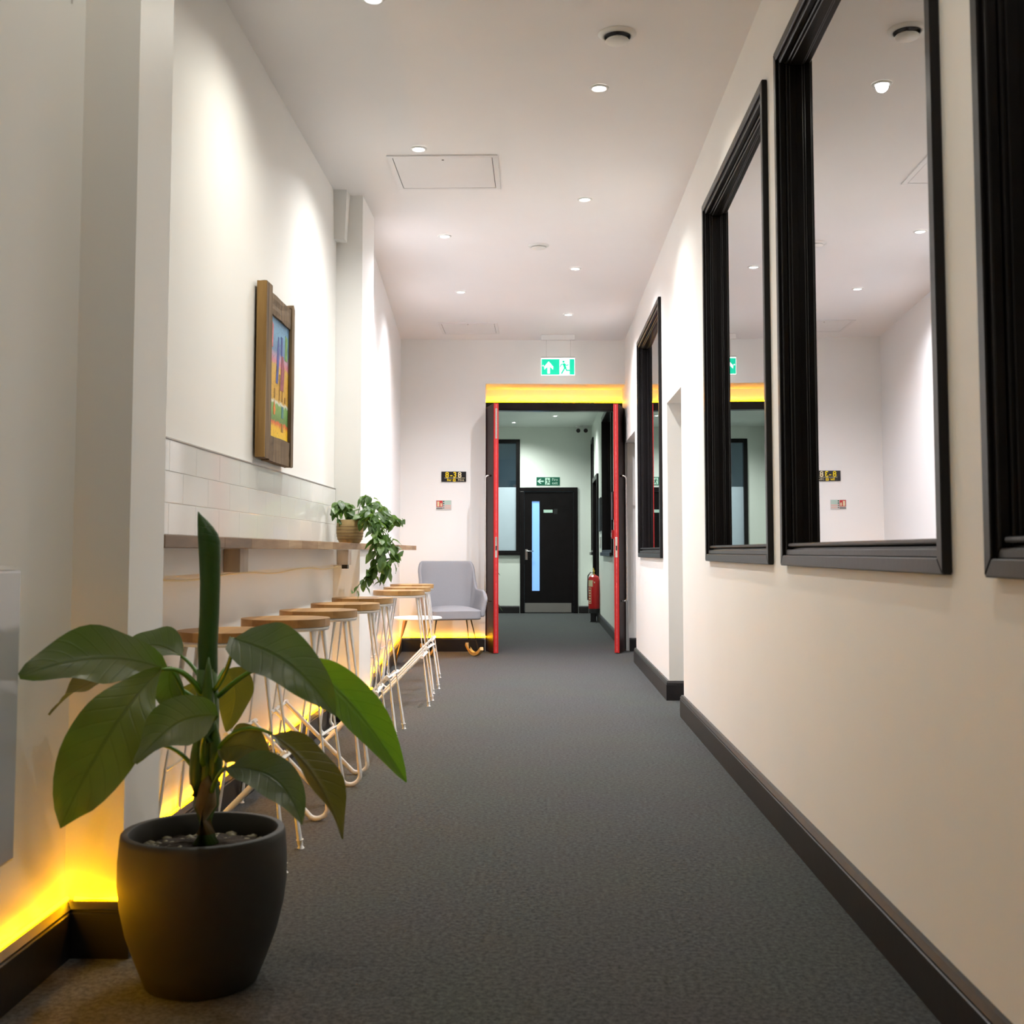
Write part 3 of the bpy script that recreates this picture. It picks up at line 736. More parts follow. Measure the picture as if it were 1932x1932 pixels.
for k in range(4):
    z = 0.078 - k*0.022
    link_mesh('text_block', box(0.088, 0.150, -0.005, -0.004, z, z + 0.016), 'sign_pale' if k < 2 else 'sign_peach', t)
    link_mesh('text_icon', disc_xz(bmesh.new(), 0.077, z + 0.008, 0.007, -0.0055), 'sign_green' if k < 2 else 'sign_grey', t)

# ================================================================== FAR CORRIDOR THINGS
t = thing('fire_exit_sign', 'green fire exit sign with left arrow above the far black door', 'sign', (-0.052, YF - 0.001, 2.065), 0)
link_mesh('board', box(0, 0.385, -0.006, 0.0, 0, 0.140), 'sign_mint', t)
link_mesh('green_panel', box(0.004, 0.381, -0.0075, -0.006, 0.004, 0.136), 'sign_green', t)
bm = bmesh.new(); poly_xz(bm, [(0.015, 0.070), (0.065, 0.110), (0.085, 0.110), (0.055, 0.081), (0.122, 0.081), (0.122, 0.059), (0.055, 0.059), (0.085, 0.030), (0.065, 0.030)], -0.0105)
link_mesh('arrow', bm, 'sign_mint', t)
link_mesh('white_door', box(0.145, 0.222, -0.009, -0.0075, 0.016, 0.124), 'sign_mint', t)
link_mesh('running_figure', running_man(bmesh.new(), 0.185, 0.068, 0.105, -0.0115), 'sign_green', t)
text_mesh('lettering', 'Fire', 0.062, 'sign_mint', t, 0.255, -0.009, 0.078)
text_mesh('lettering', 'exit', 0.062, 'sign_mint', t, 0.255, -0.009, 0.022)

def cctv(x, y, label):
    t = thing('security_camera', label, 'camera', (x, y, CZ2), 0, 'paired security cameras')
    link_mesh('mount', lathe(bmesh.new(), [(0, 0), (0.045, 0), (0.045, -0.02), (0.035, -0.028), (0, -0.028)], 20), 'white', t, smooth=40)
    bm = tube(bmesh.new(), [(0, 0.045, -0.062), (0, 0.02, -0.068), (0, -0.05, -0.082)], [0.030, 0.036, 0.036], 16)
    link_mesh('body', bm, 'white', t, smooth=40)
    link_mesh('lens_hood', tube(bmesh.new(), [(0, -0.049, -0.0818), (0, -0.066, -0.085)], [0.034, 0.034], 16), 'black_metal', t, smooth=40)
    link_mesh('neck', tube(bmesh.new(), [(0, 0.01, -0.026), (0, 0.015, -0.05)], 0.014, 10), 'white', t)
cctv(0.625, 18.75, 'left of the two white security cameras under the far ceiling')
cctv(0.745, 18.75, 'right of the two white security cameras under the far ceiling')

t = thing('fire_extinguisher', 'red fire extinguisher by the right wall beyond the doors', 'extinguisher', (0.771, 16.65, 0.06), 0)
link_mesh('cylinder', lathe(bmesh.new(), [(0, 0.12), (0.074, 0.12), (0.079, 0.13), (0.079, 0.535), (0.070, 0.575), (0.035, 0.600), (0.025, 0.61), (0, 0.61)], 28), 'ext_red', t, smooth=40)
link_mesh('base_skirt', lathe(bmesh.new(), [(0, 0.065), (0.081, 0.065), (0.081, 0.129), (0.0, 0.129)], 28), 'black_metal', t, smooth=40)
link_mesh('valve', tube(bmesh.new(), [(0, 0, 0.605), (0, 0, 0.665)], 0.018, 12), 'brass', t)
bm = bmesh.new(); tube(bm, [(0, 0, 0.655), (-0.01, -0.05, 0.665), (-0.01, -0.09, 0.655)], 0.008, 8); tube(bm, [(0, 0, 0.675), (-0.01, -0.05, 0.69), (-0.01, -0.085, 0.70)], 0.008, 8)
link_mesh('grip', bm, 'brass', t)
link_mesh('hose', tube(bmesh.new(), [(0, 0, 0.63), (-0.05, -0.02, 0.64), (-0.085, -0.03, 0.59), (-0.09, -0.035, 0.40), (-0.088, -0.03, 0.25)], 0.009, 8), 'black_metal', t, smooth=True)
# curved label panels on the cylinder
def cyl_patch(r, a0, a1, z0, z1, n=8):
    bm = bmesh.new(); lo = []; hi = []
    for k in range(n + 1):
        a = R(a0 + (a1 - a0)*k/n); lo.append(bm.verts.new((r*math.cos(a), r*math.sin(a), z0))); hi.append(bm.verts.new((r*math.cos(a), r*math.sin(a), z1)))
    for k in range(n): bm.faces.new((lo[k], lo[k+1], hi[k+1], hi[k]))
    return bm
link_mesh('cream_label', cyl_patch(0.0797, 195, 255, 0.44, 0.53), 'cream', t)
link_mesh('side_label', cyl_patch(0.0797, 200, 238, 0.20, 0.425), 'cream', t)
link_mesh('side_label_field', cyl_patch(0.0800, 203, 235, 0.21, 0.415), 'ext_red', t)
for k in range(5): link_mesh('label_mark', cyl_patch(0.0803, 207, 231, 0.222 + k*0.038, 0.244 + k*0.038), 'cream', t)
link_mesh('maker_badge', cyl_patch(0.0797, 268, 278, 0.49, 0.51), 'cream', t)
t2 = thing('extinguisher_stand', 'low black floor stand under the red fire extinguisher', 'stand', (0.771, 16.65, 0), 0)
link_mesh('post', box(-0.05, 0.03, -0.03, 0.03, 0.012, 0.124, bev=0.004), 'black_metal', t2)
link_mesh('foot', box(-0.06, 0.05, -0.05, 0.05, 0.0, 0.0115, bev=0.002), 'black_metal', t2)

tag(link_mesh('notice_board', box(0.834, 0.851, 16.02, 16.62, 1.28, 1.74, bev=0.003), 'black_flat'), 'upright black notice panel on the wall before the extinguisher', 'notice')
t = thing('light_switch', 'white switch plate below the black notice panel', 'switch', (0.851, 16.30, 1.00), 0)
link_mesh('plate', box(-0.010, 0, -0.12, 0.12, 0.05, 0.20, bev=0.002), 'plastic_grey', t)
link_mesh('rocker', box(-0.014, -0.010, -0.05, 0.05, 0.09, 0.16, bev=0.001), 'white', t)
t = thing('fire_call_point', 'small red fire call point box beside the right red door', 'call point', (0.851, 13.30, 1.14), 0)
link_mesh('box_body', box(-0.034, 0, -0.06, 0.06, 0.0, 0.10, bev=0.004), 'ext_red', t)
link_mesh('glass_front', box(-0.037, -0.034, -0.035, 0.035, 0.02, 0.07), 'white', t)
t = thing('framed_notice', 'thin dark framed notice above the red call point', 'notice', (0.851, 13.40, 1.36), 0)
link_mesh('frame', box(-0.02, 0, -0.12, 0.12, 0, 0.32, bev=0.002), 'black_wood', t)
link_mesh('sheet', box(-0.0215, -0.02, -0.10, 0.10, 0.02, 0.30), 'p_plum', t)

# ================================================================== BAR SHELF
sh = thing('bar_shelf', 'long wooden bar shelf running along the left wall', 'shelf', (-1.04, 3.22, 1.010), 0)
y = 0.0; k = 0; LEN = 6.62
segs = [0.62, 0.36, 0.62, 0.28, 0.36, 0.40, 0.72, 0.45, 0.66, 0.38, 0.60, 0.42, 0.44, 0.35]
mats = ['bar_wood_b', 'bar_wood_b', 'bar_wood', 'bar_wood_c', 'bar_wood', 'bar_wood_c', 'bar_wood', 'bar_wood', 'bar_wood_c', 'bar_wood', 'bar_wood_b', 'bar_wood', 'bar_wood_c', 'bar_wood']
for s_, m_ in zip(segs, mats):
    y2 = min(y + s_, LEN)
    if y2 - y > 0.01:
        ym, yn = y + 3.22, y2 + 3.22
        # back edge follows the wall: shelf is notched around the far pilaster
        if yn <= 6.90: x0 = -0.172
        elif ym >= 7.42: x0 = -0.085
        else: x0 = -0.0265
        if y < 3.69 < y2 and x0 < -0.03: x0 = -0.0265
        link_mesh('stave', box(x0, 0, y, y2 - 0.0008, 0, 0.036, bev=0.0015), m_, sh)
    y = y2
# back rail screwed to the wall and bracket blocks
link_mesh('back_rail', box(-0.184, -0.125, 0.0, 3.695, -0.088, -0.001), 'white', sh)
for yy in (1.06, 3.48):
    link_mesh('bracket_block', box(-0.1245, -0.062, yy, yy + 0.12, -0.088, -0.001, bev=0.002), 'pale_wood', sh)
bm = bmesh.new()
pts = []
for i in range(40):
    t_ = i/39; pts.append((-0.118 + 0.004*math.sin(t_*23), 0.05 + 3.55*t_, -0.094 - 0.012*abs(math.sin(t_*9.2))**3))
tube(bm, pts, 0.0035, 6); link_mesh('cable', bm, 'cream', sh, smooth=True)
link_mesh('cable_connector', box(-0.118, -0.085, 3.60, 3.65, -0.112, -0.0885), 'black_metal', sh)

# ================================================================== STOOLS
def make_stool():
    t = thing('bar_stool', '', 'stool')
    # seat: glued wooden staves in a disc
    r, z1, z0 = 0.170, 0.742, 0.712
    cuts = [-0.171, -0.085, 0.012, 0.090, 0.171]
    for i in range(4):
        a, b = cuts[i], cuts[i+1]
        bm = bmesh.new(); n = 14; up = []; dn = []
        xs = [a + (b - a)*k/n for k in range(n+1)]
        pts = [(x, math.sqrt(max(0, r*r - x*x))) for x in xs] + [(x, -math.sqrt(max(0, r*r - x*x))) for x in reversed(xs)]
        out = []
        for p in pts:
            if not out or (Vector(p) - Vector(out[-1])).length > 1e-4: out.append(p)
        if (Vector(out[0]) - Vector(out[-1])).length < 1e-4: out.pop()
        prism(bm, out, z0, z1)
        link_mesh('seat_stave', bm, 'seat_wood' if i % 2 else 'seat_wood_b', t)
    link_mesh('seat_ring', lathe(bmesh.new(), [(0.135, 0.711), (0.166, 0.711), (0.169, 0.705), (0.166, 0.697), (0.135, 0.697)], 40), 'white_metal', t, smooth=40)
    link_mesh('under_plate', lathe(bmesh.new(), [(0, 0.7115), (0.136, 0.7115), (0.136, 0.704), (0, 0.704)], 32), 'white_metal', t)
    rr = 0.0098
    for s in (-1, 1):
        lg = link_mesh('leg', tube(bmesh.new(), [(0.125, s*0.075, 0.698), (0.212, s*0.150, 0.012)], rr, 10), 'white_metal', t, smooth=40)
        link_mesh('foot_cap', tube(bmesh.new(), [(0.2105, s*0.1487, 0.030), (0.213, s*0.1513, 0.0)], rr + 0.0035, 10), 'white_metal', lg, smooth=40)
    for s in (-1, 1):
        # hairpin: down from the seat, round a bend at the floor, then up to the foot rail
        y0 = s*0.085; y1 = s*0.135
        top = Vector((-0.125, y0, 0.698)); u = Vector((-0.204, y1, 0.060))
        rail = Vector((0.165, s*0.125, 0.325))
        c = Vector((-0.162, y1, 0.0525)); rad = 0.044
        pts = [tuple(top), tuple(u)]
        for k in range(1, 9):
            an = PI + (PI*0.66)*k/8
            pts.append((c.x + rad*math.cos(an), y1, c.z + rad*math.sin(an)))
        pts.append(tuple(rail))
        link_mesh('hairpin_leg', tube(bmesh.new(), pts, rr, 10), 'white_metal', t, smooth=40)
    link_mesh('foot_rail', tube(bmesh.new(), [(0.170, -0.185, 0.318), (0.170, 0.185, 0.318)], 0.011, 10), 'white_metal', t, smooth=40)
    link_mesh('rear_rail', tube(bmesh.new(), [(-0.171, -0.119, 0.31), (-0.171, 0.119, 0.31)], 0.007, 8), 'white_metal', t, smooth=40)
    return t
proto = make_stool()
ST = [(-1.015, 3.83, 0, 'nearest white wire stool, partly behind the big leafy plant'),
      (-0.985, 4.53, PI, 'second stool from the big plant, with floor loops to the aisle'),
      (-0.975, 5.15, PI, 'third stool from the big plant, with floor loops to the aisle'),
      (-0.965, 5.80, 0, 'fourth stool from the big plant, before the far pilaster'),
      (-0.985, 6.50, 0, 'stool right under the trailing plant on the shelf'),
      (-0.932, 7.74, 0, 'first stool past the far pilaster'),
      (-0.955, 8.42, 0, 'second stool past the far pilaster'),
      (-1.000, 9.15, 0, 'farthest wire stool, in front of the small round table')]
for i, (x, y, a, lb) in enumerate(ST):
    o = proto if i == 0 else copy_tree(proto)
    o.location = (x, y, 0.0); o.rotation_euler = (0, 0, a + R([2, -3, 2, 3, -2, 1, -2, 2][i]))
    o['label'] = lb; o['category'] = 'stool'; o['group'] = 'white wire bar stools along the shelf'

# ================================================================== SIDE TABLE
t = thing('side_table', 'low round white table on wooden legs beside the rocking chair', 'table', (-1.075, 10.30, 0), R(12))
link_mesh('table_top', lathe(bmesh.new(), [(0, 0.402), (0.205, 0.402), (0.215, 0.410), (0.215, 0.418), (0.210, 0.424), (0, 0.424)], 48), 'white', t, smooth=40)
for k in range(3):
    a = R(-55 + k*120 - 12)
    link_mesh('leg', tube(bmesh.new(), [(0.105*math.cos(a), 0.105*math.sin(a), 0.402), (0.195*math.cos(a), 0.195*math.sin(a), 0.0)], [0.021, 0.012], 12), 'beech', t, smooth=40)

# ================================================================== ROCKING CHAIR
def rocking_chair():
    t = thing('rocking_chair', 'grey fabric armchair on wooden rockers by the end wall', 'chair', (-0.845, 11.20, 0), R(17))
    n, mrow = 40, 10
    SZ = 0.40
    bm = bmesh.new(); inner = []; outer = []
    for i in range(n + 1):
        q_ = -1 + 2*i/n                      # -1 left arm front .. +1 right arm front
        ang = q_ * R(128)
        # plan curve: rounded horseshoe, open to the front (-y)
        px = 0.275*math.copysign(abs(math.sin(ang))**0.62, math.sin(ang))
        py = 0.245*math.copysign(abs(math.cos(ang))**0.62, math.cos(ang))
        if abs(q_) > 0.70: py = 0.02 - (abs(q_) - 0.70)/0.30*0.26; px = math.copysign(0.275, q_)
        aq = abs(q_)
        back = 1 - min(1, max(0, (aq - 0.36)/0.26)); back = back*back*(3 - 2*back)
        front = max(0, (aq - 0.86)/0.14)
        top = 0.635 + 0.275*back - 0.09*front**2
        rowi, rowo = [], []
        L_ = math.hypot(px, py) or 1
        nx, ny = px/0.275, py/0.245; l2 = math.hypot(nx, ny); nx, ny = nx/l2, ny/l2
        if aq > 0.70: nx, ny = math.copysign(1, q_), 0.0
        for j in range(mrow + 1):
            f = j/mrow; z = SZ - 0.02 + (top - SZ + 0.02)*f
            flare = 0.055*f if back > 0.5 else 0.030*f
            th = 0.052*(1 - 0.35*f)
            rowo.append(bm.verts.new((px + nx*flare, py + ny*flare*1.6, z - (0.012 if j == mrow else 0))))
            rowi.append(bm.verts.new((px + nx*(flare - th), py + ny*(flare*1.6 - th), z + (0.004 if j == mrow else 0))))
        inner.append(rowi); outer.append(rowo)
    for i in range(n):
        for j in range(mrow):
            bm.faces.new((outer[i][j], outer[i+1][j], outer[i+1][j+1], outer[i][j+1]))
            bm.faces.new((inner[i][j+1], inner[i+1][j+1], inner[i+1][j], inner[i][j]))
        bm.faces.new((outer[i][mrow], outer[i+1][mrow], inner[i+1][mrow], inner[i][mrow]))
        bm.faces.new((outer[i][0], inner[i][0], inner[i+1][0], outer[i+1][0]))
    for i in (0, n):
        for j in range(mrow):
            bm.faces.new((outer[i][j], outer[i][j+1], inner[i][j+1], inner[i][j]))
    o = link_mesh('back_and_arms', bm, 'fabric', t, smooth=True)
    sb = o.modifiers.new('s', 'SUBSURF'); sb.levels = 1; sb.render_levels = 1
    bm = bx(bmesh.new(), -0.232, 0.232, -0.285, 0.20, SZ - 0.045, SZ + 0.065)
    bmesh.ops.subdivide_edges(bm, edges=bm.edges, cuts=5, use_grid_fill=True)
    for v in bm.verts:
        if v.co.z > SZ + 0.06: v.co.z += 0.018*(1 - (v.co.x/0.232)**2)*(1 - ((v.co.y + 0.04)/0.26)**2) - 0.018*((abs(v.co.x)/0.232)**6) - 0.03*(max(0, -(v.co.y + 0.18)/0.105)**2)
    o = link_mesh('seat_cushion', bm, 'fabric', t, smooth=True)
    sb = o.modifiers.new('s', 'SUBSURF'); sb.levels = 1; sb.render_levels = 1
    # rockers
    for s in (-1, 1):
        bm = bmesh.new(); pts = []
        for k in range(17):
            a = R(-27 + 54*k/16); pts.append((s*0.225, 0.66*math.sin(a), 0.66*(1 - math.cos(a)) + 0.018))
        rings = []
        for i, p in enumerate(pts):
            a = R(-27 + 54*i/16); nn = Vector((0, -math.sin(a), math.cos(a)))
            c = Vector(p); hw, hh = 0.016, 0.017
            rings.append([bm.verts.new(c + Vector((dx*hw, 0, 0)) + nn*dz*hh) for dx, dz in ((-1,-1),(1,-1),(1,1),(-1,1))])
        for i in range(len(rings)-1):
            for k in range(4): bm.faces.new((rings[i][k], rings[i][(k+1) % 4], rings[i+1][(k+1) % 4], rings[i+1][k]))
        bm.faces.new(rings[0][::-1]); bm.faces.new(rings[-1])
        bmesh.ops.bevel(bm, geom=[e for e in bm.edges], offset=0.002, segments=1, affect='EDGES')
        link_mesh('rocker', bm, 'beech', t)
        for yb, yt in ((-0.19, -0.10), (0.17, 0.08)):
            zb = 0.66*(1 - math.cos(math.asin(yb/0.66))) + 0.025
            link_mesh('leg', tube(bmesh.new(), [(s*0.225, yb, zb), (s*0.165, yt, SZ - 0.035)], 0.0085, 10), 'black_metal', t, smooth=40)
    bm = bmesh.new()
    for yt in (-0.10, 0.08): tube(bm, [(-0.165, yt, SZ - 0.045), (0.165, yt, SZ - 0.045)], 0.008, 8)
    link_mesh('under_frame', bm, 'black_metal', t)
rocking_chair()

# ================================================================== WALL HEATER
t = thing('wall_heater', 'white glossy panel heater on the wall at the left edge', 'heater', (-1.183, 0, 0), 0)
link_mesh('panel', box(0.022, 0.066, 1.35, 2.50, 0.345, 0.960, bev=0.006), 'heater', t)
link_mesh('top_grille', box(0.026, 0.062, 1.37, 2.48, 0.9605, 0.968), 'white', t)
for yy in (1.55, 2.28): link_mesh('wall_bracket', box(0.0, 0.0215, yy, yy + 0.06, 0.45, 0.88), 'steel', t)
tag(link_mesh('wall_hook', tube(bmesh.new(), [(-1.185, 2.84, 2.43), (-1.163, 2.84, 2.425), (-1.158, 2.84, 2.44)], 0.006, 8), 'white', smooth=True), 'tiny white hook high up beside the near pilaster', 'hook')

# ================================================================== PICTURE
def picture():
    x0 = XL + 0.004
    t = thing('framed_picture', 'rough wooden framed colourful painting on the left wall', 'picture', (x0, 4.93, 1.40), 0)
    def pr(name, y0, y1, z0, z1, xa=0.008, xb=0.050, mat='old_wood', jag=0.0, roundtop=False):
        bm = bx(bmesh.new(), xa, xb, y0, y1, z0, z1)
        bmesh.ops.subdivide_edges(bm, edges=[e for e in bm.edges], cuts=3, use_grid_fill=True)
        rnd = random.Random(hash((round(y0*1000), round(z0*1000))) & 0xffff)
        for v in bm.verts:
            if roundtop and v.co.z > z1 - 0.001:
                f = (v.co.y - (y0+y1)/2)/((y1-y0)/2); v.co.z -= 0.020*f*f
            v.co += Vector((rnd.uniform(-1, 1), rnd.uniform(-1, 1), rnd.uniform(-1, 1))) * jag
        return link_mesh(name, bm, mat, t)
    st = pr('left_stile', 0.0, 0.108, 0.0, 0.765, jag=0.0012)
    pr('stile_outer_edge', -0.004, -0.0005, 0.002, 0.763, mat='old_wood_side', jag=0.0006)
    pr('right_stile', 0.518, 0.575, -0.004, 0.770, jag=0.0015, roundtop=True)
    pr('top_rail', 0.109, 0.517, 0.648, 0.742, xb=0.044, jag=0.0022)
    pr('bottom_rail', 0.109, 0.517, -0.004, 0.108, xb=0.044, jag=0.0015)
    # canvas, with a uv map for the painted bands
    bm = bmesh.new()
    v = [bm.verts.new(p) for p in ((0.034, 0.109, 0.108), (0.034, 0.517, 0.108), (0.034, 0.517, 0.648), (0.034, 0.109, 0.648))]
    vb = [bm.verts.new((0.026, q_.co.y, q_.co.z)) for q_ in v]
    f = bm.faces.new(v); bm.faces.new(vb[::-1])
    for i in range(4): bm.faces.new((v[i], vb[i], vb[(i+1) % 4], v[(i+1) % 4]))
    uvl = bm.loops.layers.uv.new('UVMap')
    for fc in bm.faces:
        for lp in fc.loops: lp[uvl].uv = ((lp.vert.co.y - 0.109)/0.408, (lp.vert.co.z - 0.108)/0.54)
    link_mesh('canvas', bm, 'painting', t)
    def patch(mat, pts, nm):
        bm = bmesh.new(); a = [bm.verts.new((0.0355, 0.109 + p[0]*0.408, 0.108 + p[1]*0.54)) for p in pts]
        b = [bm.verts.new((0.0342, q_.co.y, q_.co.z)) for q_ in a]; n_ = len(a)
        bm.faces.new(a); bm.faces.new(b[::-1])
        for i in range(n_): bm.faces.new((a[i], b[i], b[(i+1) % n_], a[(i+1) % n_]))
        link_mesh(nm, bm, mat, t)
    patch('p_pink', [(0.05, 0.76), (0.20, 0.74), (0.22, 0.93), (0.13, 0.96), (0.06, 0.92)], 'painted_tower')
    patch('p_blue', [(0.04, 0.69), (0.11, 0.69), (0.10, 0.80), (0.05, 0.80)], 'painted_tower')
    patch('p_blue', [(0.36, 0.46), (0.46, 0.46), (0.52, 0.74), (0.50, 0.86), (0.46, 0.86), (0.42, 0.74)], 'painted_tower')
    patch('p_plum', [(0.58, 0.42), (0.74, 0.42), (0.78, 0.60), (0.72, 0.72), (0.64, 0.72)], 'painted_tower')
    patch('p_green', [(0.80, 0.70), (0.93, 0.70), (0.93, 0.90), (0.82, 0.92)], 'painted_tower')
    patch('p_blue', [(0.60, 0.72), (0.68, 0.72), (0.68, 0.88), (0.60, 0.88)], 'painted_tower')
    patch('p_orange', [(0.27, 0.19), (0.33, 0.19), (0.36, 0.24), (0.30, 0.31), (0.25, 0.24)], 'painted_tree')
    patch('p_teal', [(0.66, 0.19), (0.76, 0.19), (0.76, 0.29), (0.66, 0.29)], 'painted_house')
    patch('p_brown', [(0.66, 0.07), (0.75, 0.07), (0.75, 0.14), (0.66, 0.14)], 'painted_house')
    for k, (a, b) in enumerate(((0.28, 0.36), (0.52, 0.50), (0.66, 0.38), (0.80, 0.33))):
        patch('p_brown', [(a, 0.33), (a + 0.05, 0.33), (a + 0.06, b + 0.05), (a + 0.01, b + 0.05)], 'painted_post')
    return t
picture()

# ================================================================== BIG POTTED PLANT
def leaf_bm(base, ctrl, tip, side, width, fold=0.25, ruffle=0.05, nose=0.85, n=18, m=8, seed=0):
    """a blade along a curve; width in metres across its widest part"""
    rnd = random.Random(seed); ph = rnd.uniform(0, 6)
    bm = bmesh.new(); uvl = bm.loops.layers.uv.new('UVMap')
    P = bez(base, ctrl, tip, n); side = Vector(side).normalized()
    rows = []
    for i, c in enumerate(P):
        t = i/(n-1)
        tg = (P[min(i+1, n-1)] - P[max(i-1, 0)]).normalized()
        s = (side - tg*side.dot(tg)).normalized(); nr = tg.cross(s).normalized()
        if nr.z < 0: nr = -nr
        w_ = width/2 * (math.sin(PI * min(1, t)**nose) ** 0.75 if 0 < t < 1 else 0.0)
        w_ = max(w_, 0.0012)
        row = []
        for k in range(m + 1):
            q_ = -1 + 2*k/m
            rf = ruffle*width*math.sin(t*13 + ph + (2.0 if q_ > 0 else 0)) * abs(q_)**2
            row.append((bm.verts.new(c + s*q_*w_ + nr*(abs(q_)*w_*fold*1.0 - fold*w_*0.5 + rf)), 0.5 + q_/2, t))
        rows.append(row)
    for i in range(n-1):
        for k in range(m):
            quad = (rows[i][k], rows[i][k+1], rows[i+1][k+1], rows[i+1][k])
            f = bm.faces.new([q_[0] for q_ in quad])
            for lp, q_ in zip(f.loops, quad): lp[uvl].uv = (q_[1], q_[2])
    return bm
PX, PY = -0.788, 2.765
t = thing('plant_pot', 'large round dark stone planter on the carpet in the foreground', 'plant pot', (PX, PY, 0), 0)
prof = [(0.0, 0.0), (0.115, 0.0), (0.128, 0.006), (0.150, 0.060), (0.172, 0.120), (0.186, 0.180), (0.1925, 0.235), (0.1925, 0.285), (0.1885, 0.335), (0.187, 0.347), (0.184, 0.350), (0.171, 0.350), (0.168, 0.346), (0.170, 0.300), (0.172, 0.270), (0.0, 0.265)]
link_mesh('pot_body', lathe(bmesh.new(), prof, 64), 'stone_pot', t, smooth=50)
bm = lathe(bmesh.new(), [(0.0, 0.318), (0.05, 0.316), (0.10, 0.311), (0.14, 0.305), (0.1695, 0.300)], 40)
for v in bm.verts: v.co.z += random.uniform(-0.004, 0.004)
link_mesh('soil', bm, 'soil', t)
bm = bmesh.new()
for k in range(150):
    a = random.uniform(0, 2*PI); rr = 0.155*math.sqrt(random.uniform(0.08, 1)); s = random.uniform(0.006, 0.012)
    mt = Matrix.Translation((rr*math.cos(a), rr*math.sin(a), 0.312 - rr*0.06)) @ Matrix.Rotation(random.uniform(0, 6), 4, 'Z') @ Matrix.Diagonal((s*1.3, s, s*0.7, 1))
    bmesh.ops.create_icosphere(bm, subdivisions=1, radius=1.0, matrix=mt)
o = link_mesh('pebbles', bm, 'pebble', t, smooth=True); o['kind'] = 'stuff'

pl = thing('leafy_plant', 'broad-leaved green plant growing in the large stone planter', 'plant', (PX, PY, 0.31), 0)
O = Vector((PX, PY, 0.31))
def L(p): return Vector(p) - O
SX = L((-0.787, 2.765, 0.551))
# stem of wrapped sheaths
link_mesh('stem', tube(bmesh.new(), [L(p) for p in ((-0.783, 2.765, 0.318), (-0.784, 2.765, 0.404), (-0.783, 2.765, 0.514), (-0.784, 2.765, 0.625), (-0.787, 2.765, 0.722))], [0.030, 0.030, 0.027, 0.027, 0.024], 16), 'stem', pl, smooth=True)
link_mesh('brown_sheath', tube(bmesh.new(), [L(p) for p in ((-0.776, 2.738, 0.347), (-0.777, 2.738, 0.410), (-0.775, 2.742, 0.457), (-0.772, 2.745, 0.479))], [0.022, 0.025, 0.018, 0.004], 14), 'sheath', pl, smooth=True)
for p0, p1, p2 in (((-0.801, 2.750, 0.431), (-0.805, 2.740, 0.531), (-0.797, 2.750, 0.588)), ((-0.760, 2.750, 0.456), (-0.754, 2.745, 0.542), (-0.767, 2.750, 0.615)), ((-0.774, 2.735, 0.556), (-0.775, 2.730, 0.655), (-0.775, 2.735, 0.752))):
    link_mesh('stem_sheath', tube(bmesh.new(), [L(p) for p in bez(p0, p1, p2, 8)], [0.014, 0.016, 0.017, 0.016, 0.014, 0.011, 0.007, 0.002], 10), 'stem', pl, smooth=True)
# rolled spear leaf
bm = bmesh.new(); uvl = bm.loops.layers.uv.new('UVMap'); rings = []
SP = [(1270, 373, 409, 0), (1220, 371, 408, 0), (1160, 373, 410, 0), (1100, 373, 411, 0), (1050, 370, 411, 0), (1022, 368, 410, 0), (1008, 367, 405, 0), (995, 366.5, 396, 0), (982, 366, 384, 0), (972, 366, 373, 0), (966, 366, 368, 0)]
for (py, xa, xb, _) in SP:
    # row centre and half width in metres, measured at the plant's depth
    xc = ((xa + xb)/2 - 388) / 795.7; hw = (xb - xa)/2/795.7; z = 0.4022 + (1270 - py)/795.7
    rings.append([bm.verts.new((xc + hw*math.cos(2*PI*k/18), SX.y + min(hw, 0.025)*0.9*math.sin(2*PI*k/18), z)) for k in range(18)])
for i in range(len(rings)-1):
    for k in range(18):
        f = bm.faces.new((rings[i][k], rings[i][(k+1) % 18], rings[i+1][(k+1) % 18], rings[i+1][k]))
        for lp, (a, b) in zip(f.loops, ((k, i), (k+1, i), (k+1, i+1), (k, i+1))): lp[uvl].uv = (0.1 + 0.3*a/18, b/10)
bm.faces.new(rings[-1])
link_mesh('spear_leaf', bm, 'spear', pl, smooth=True)
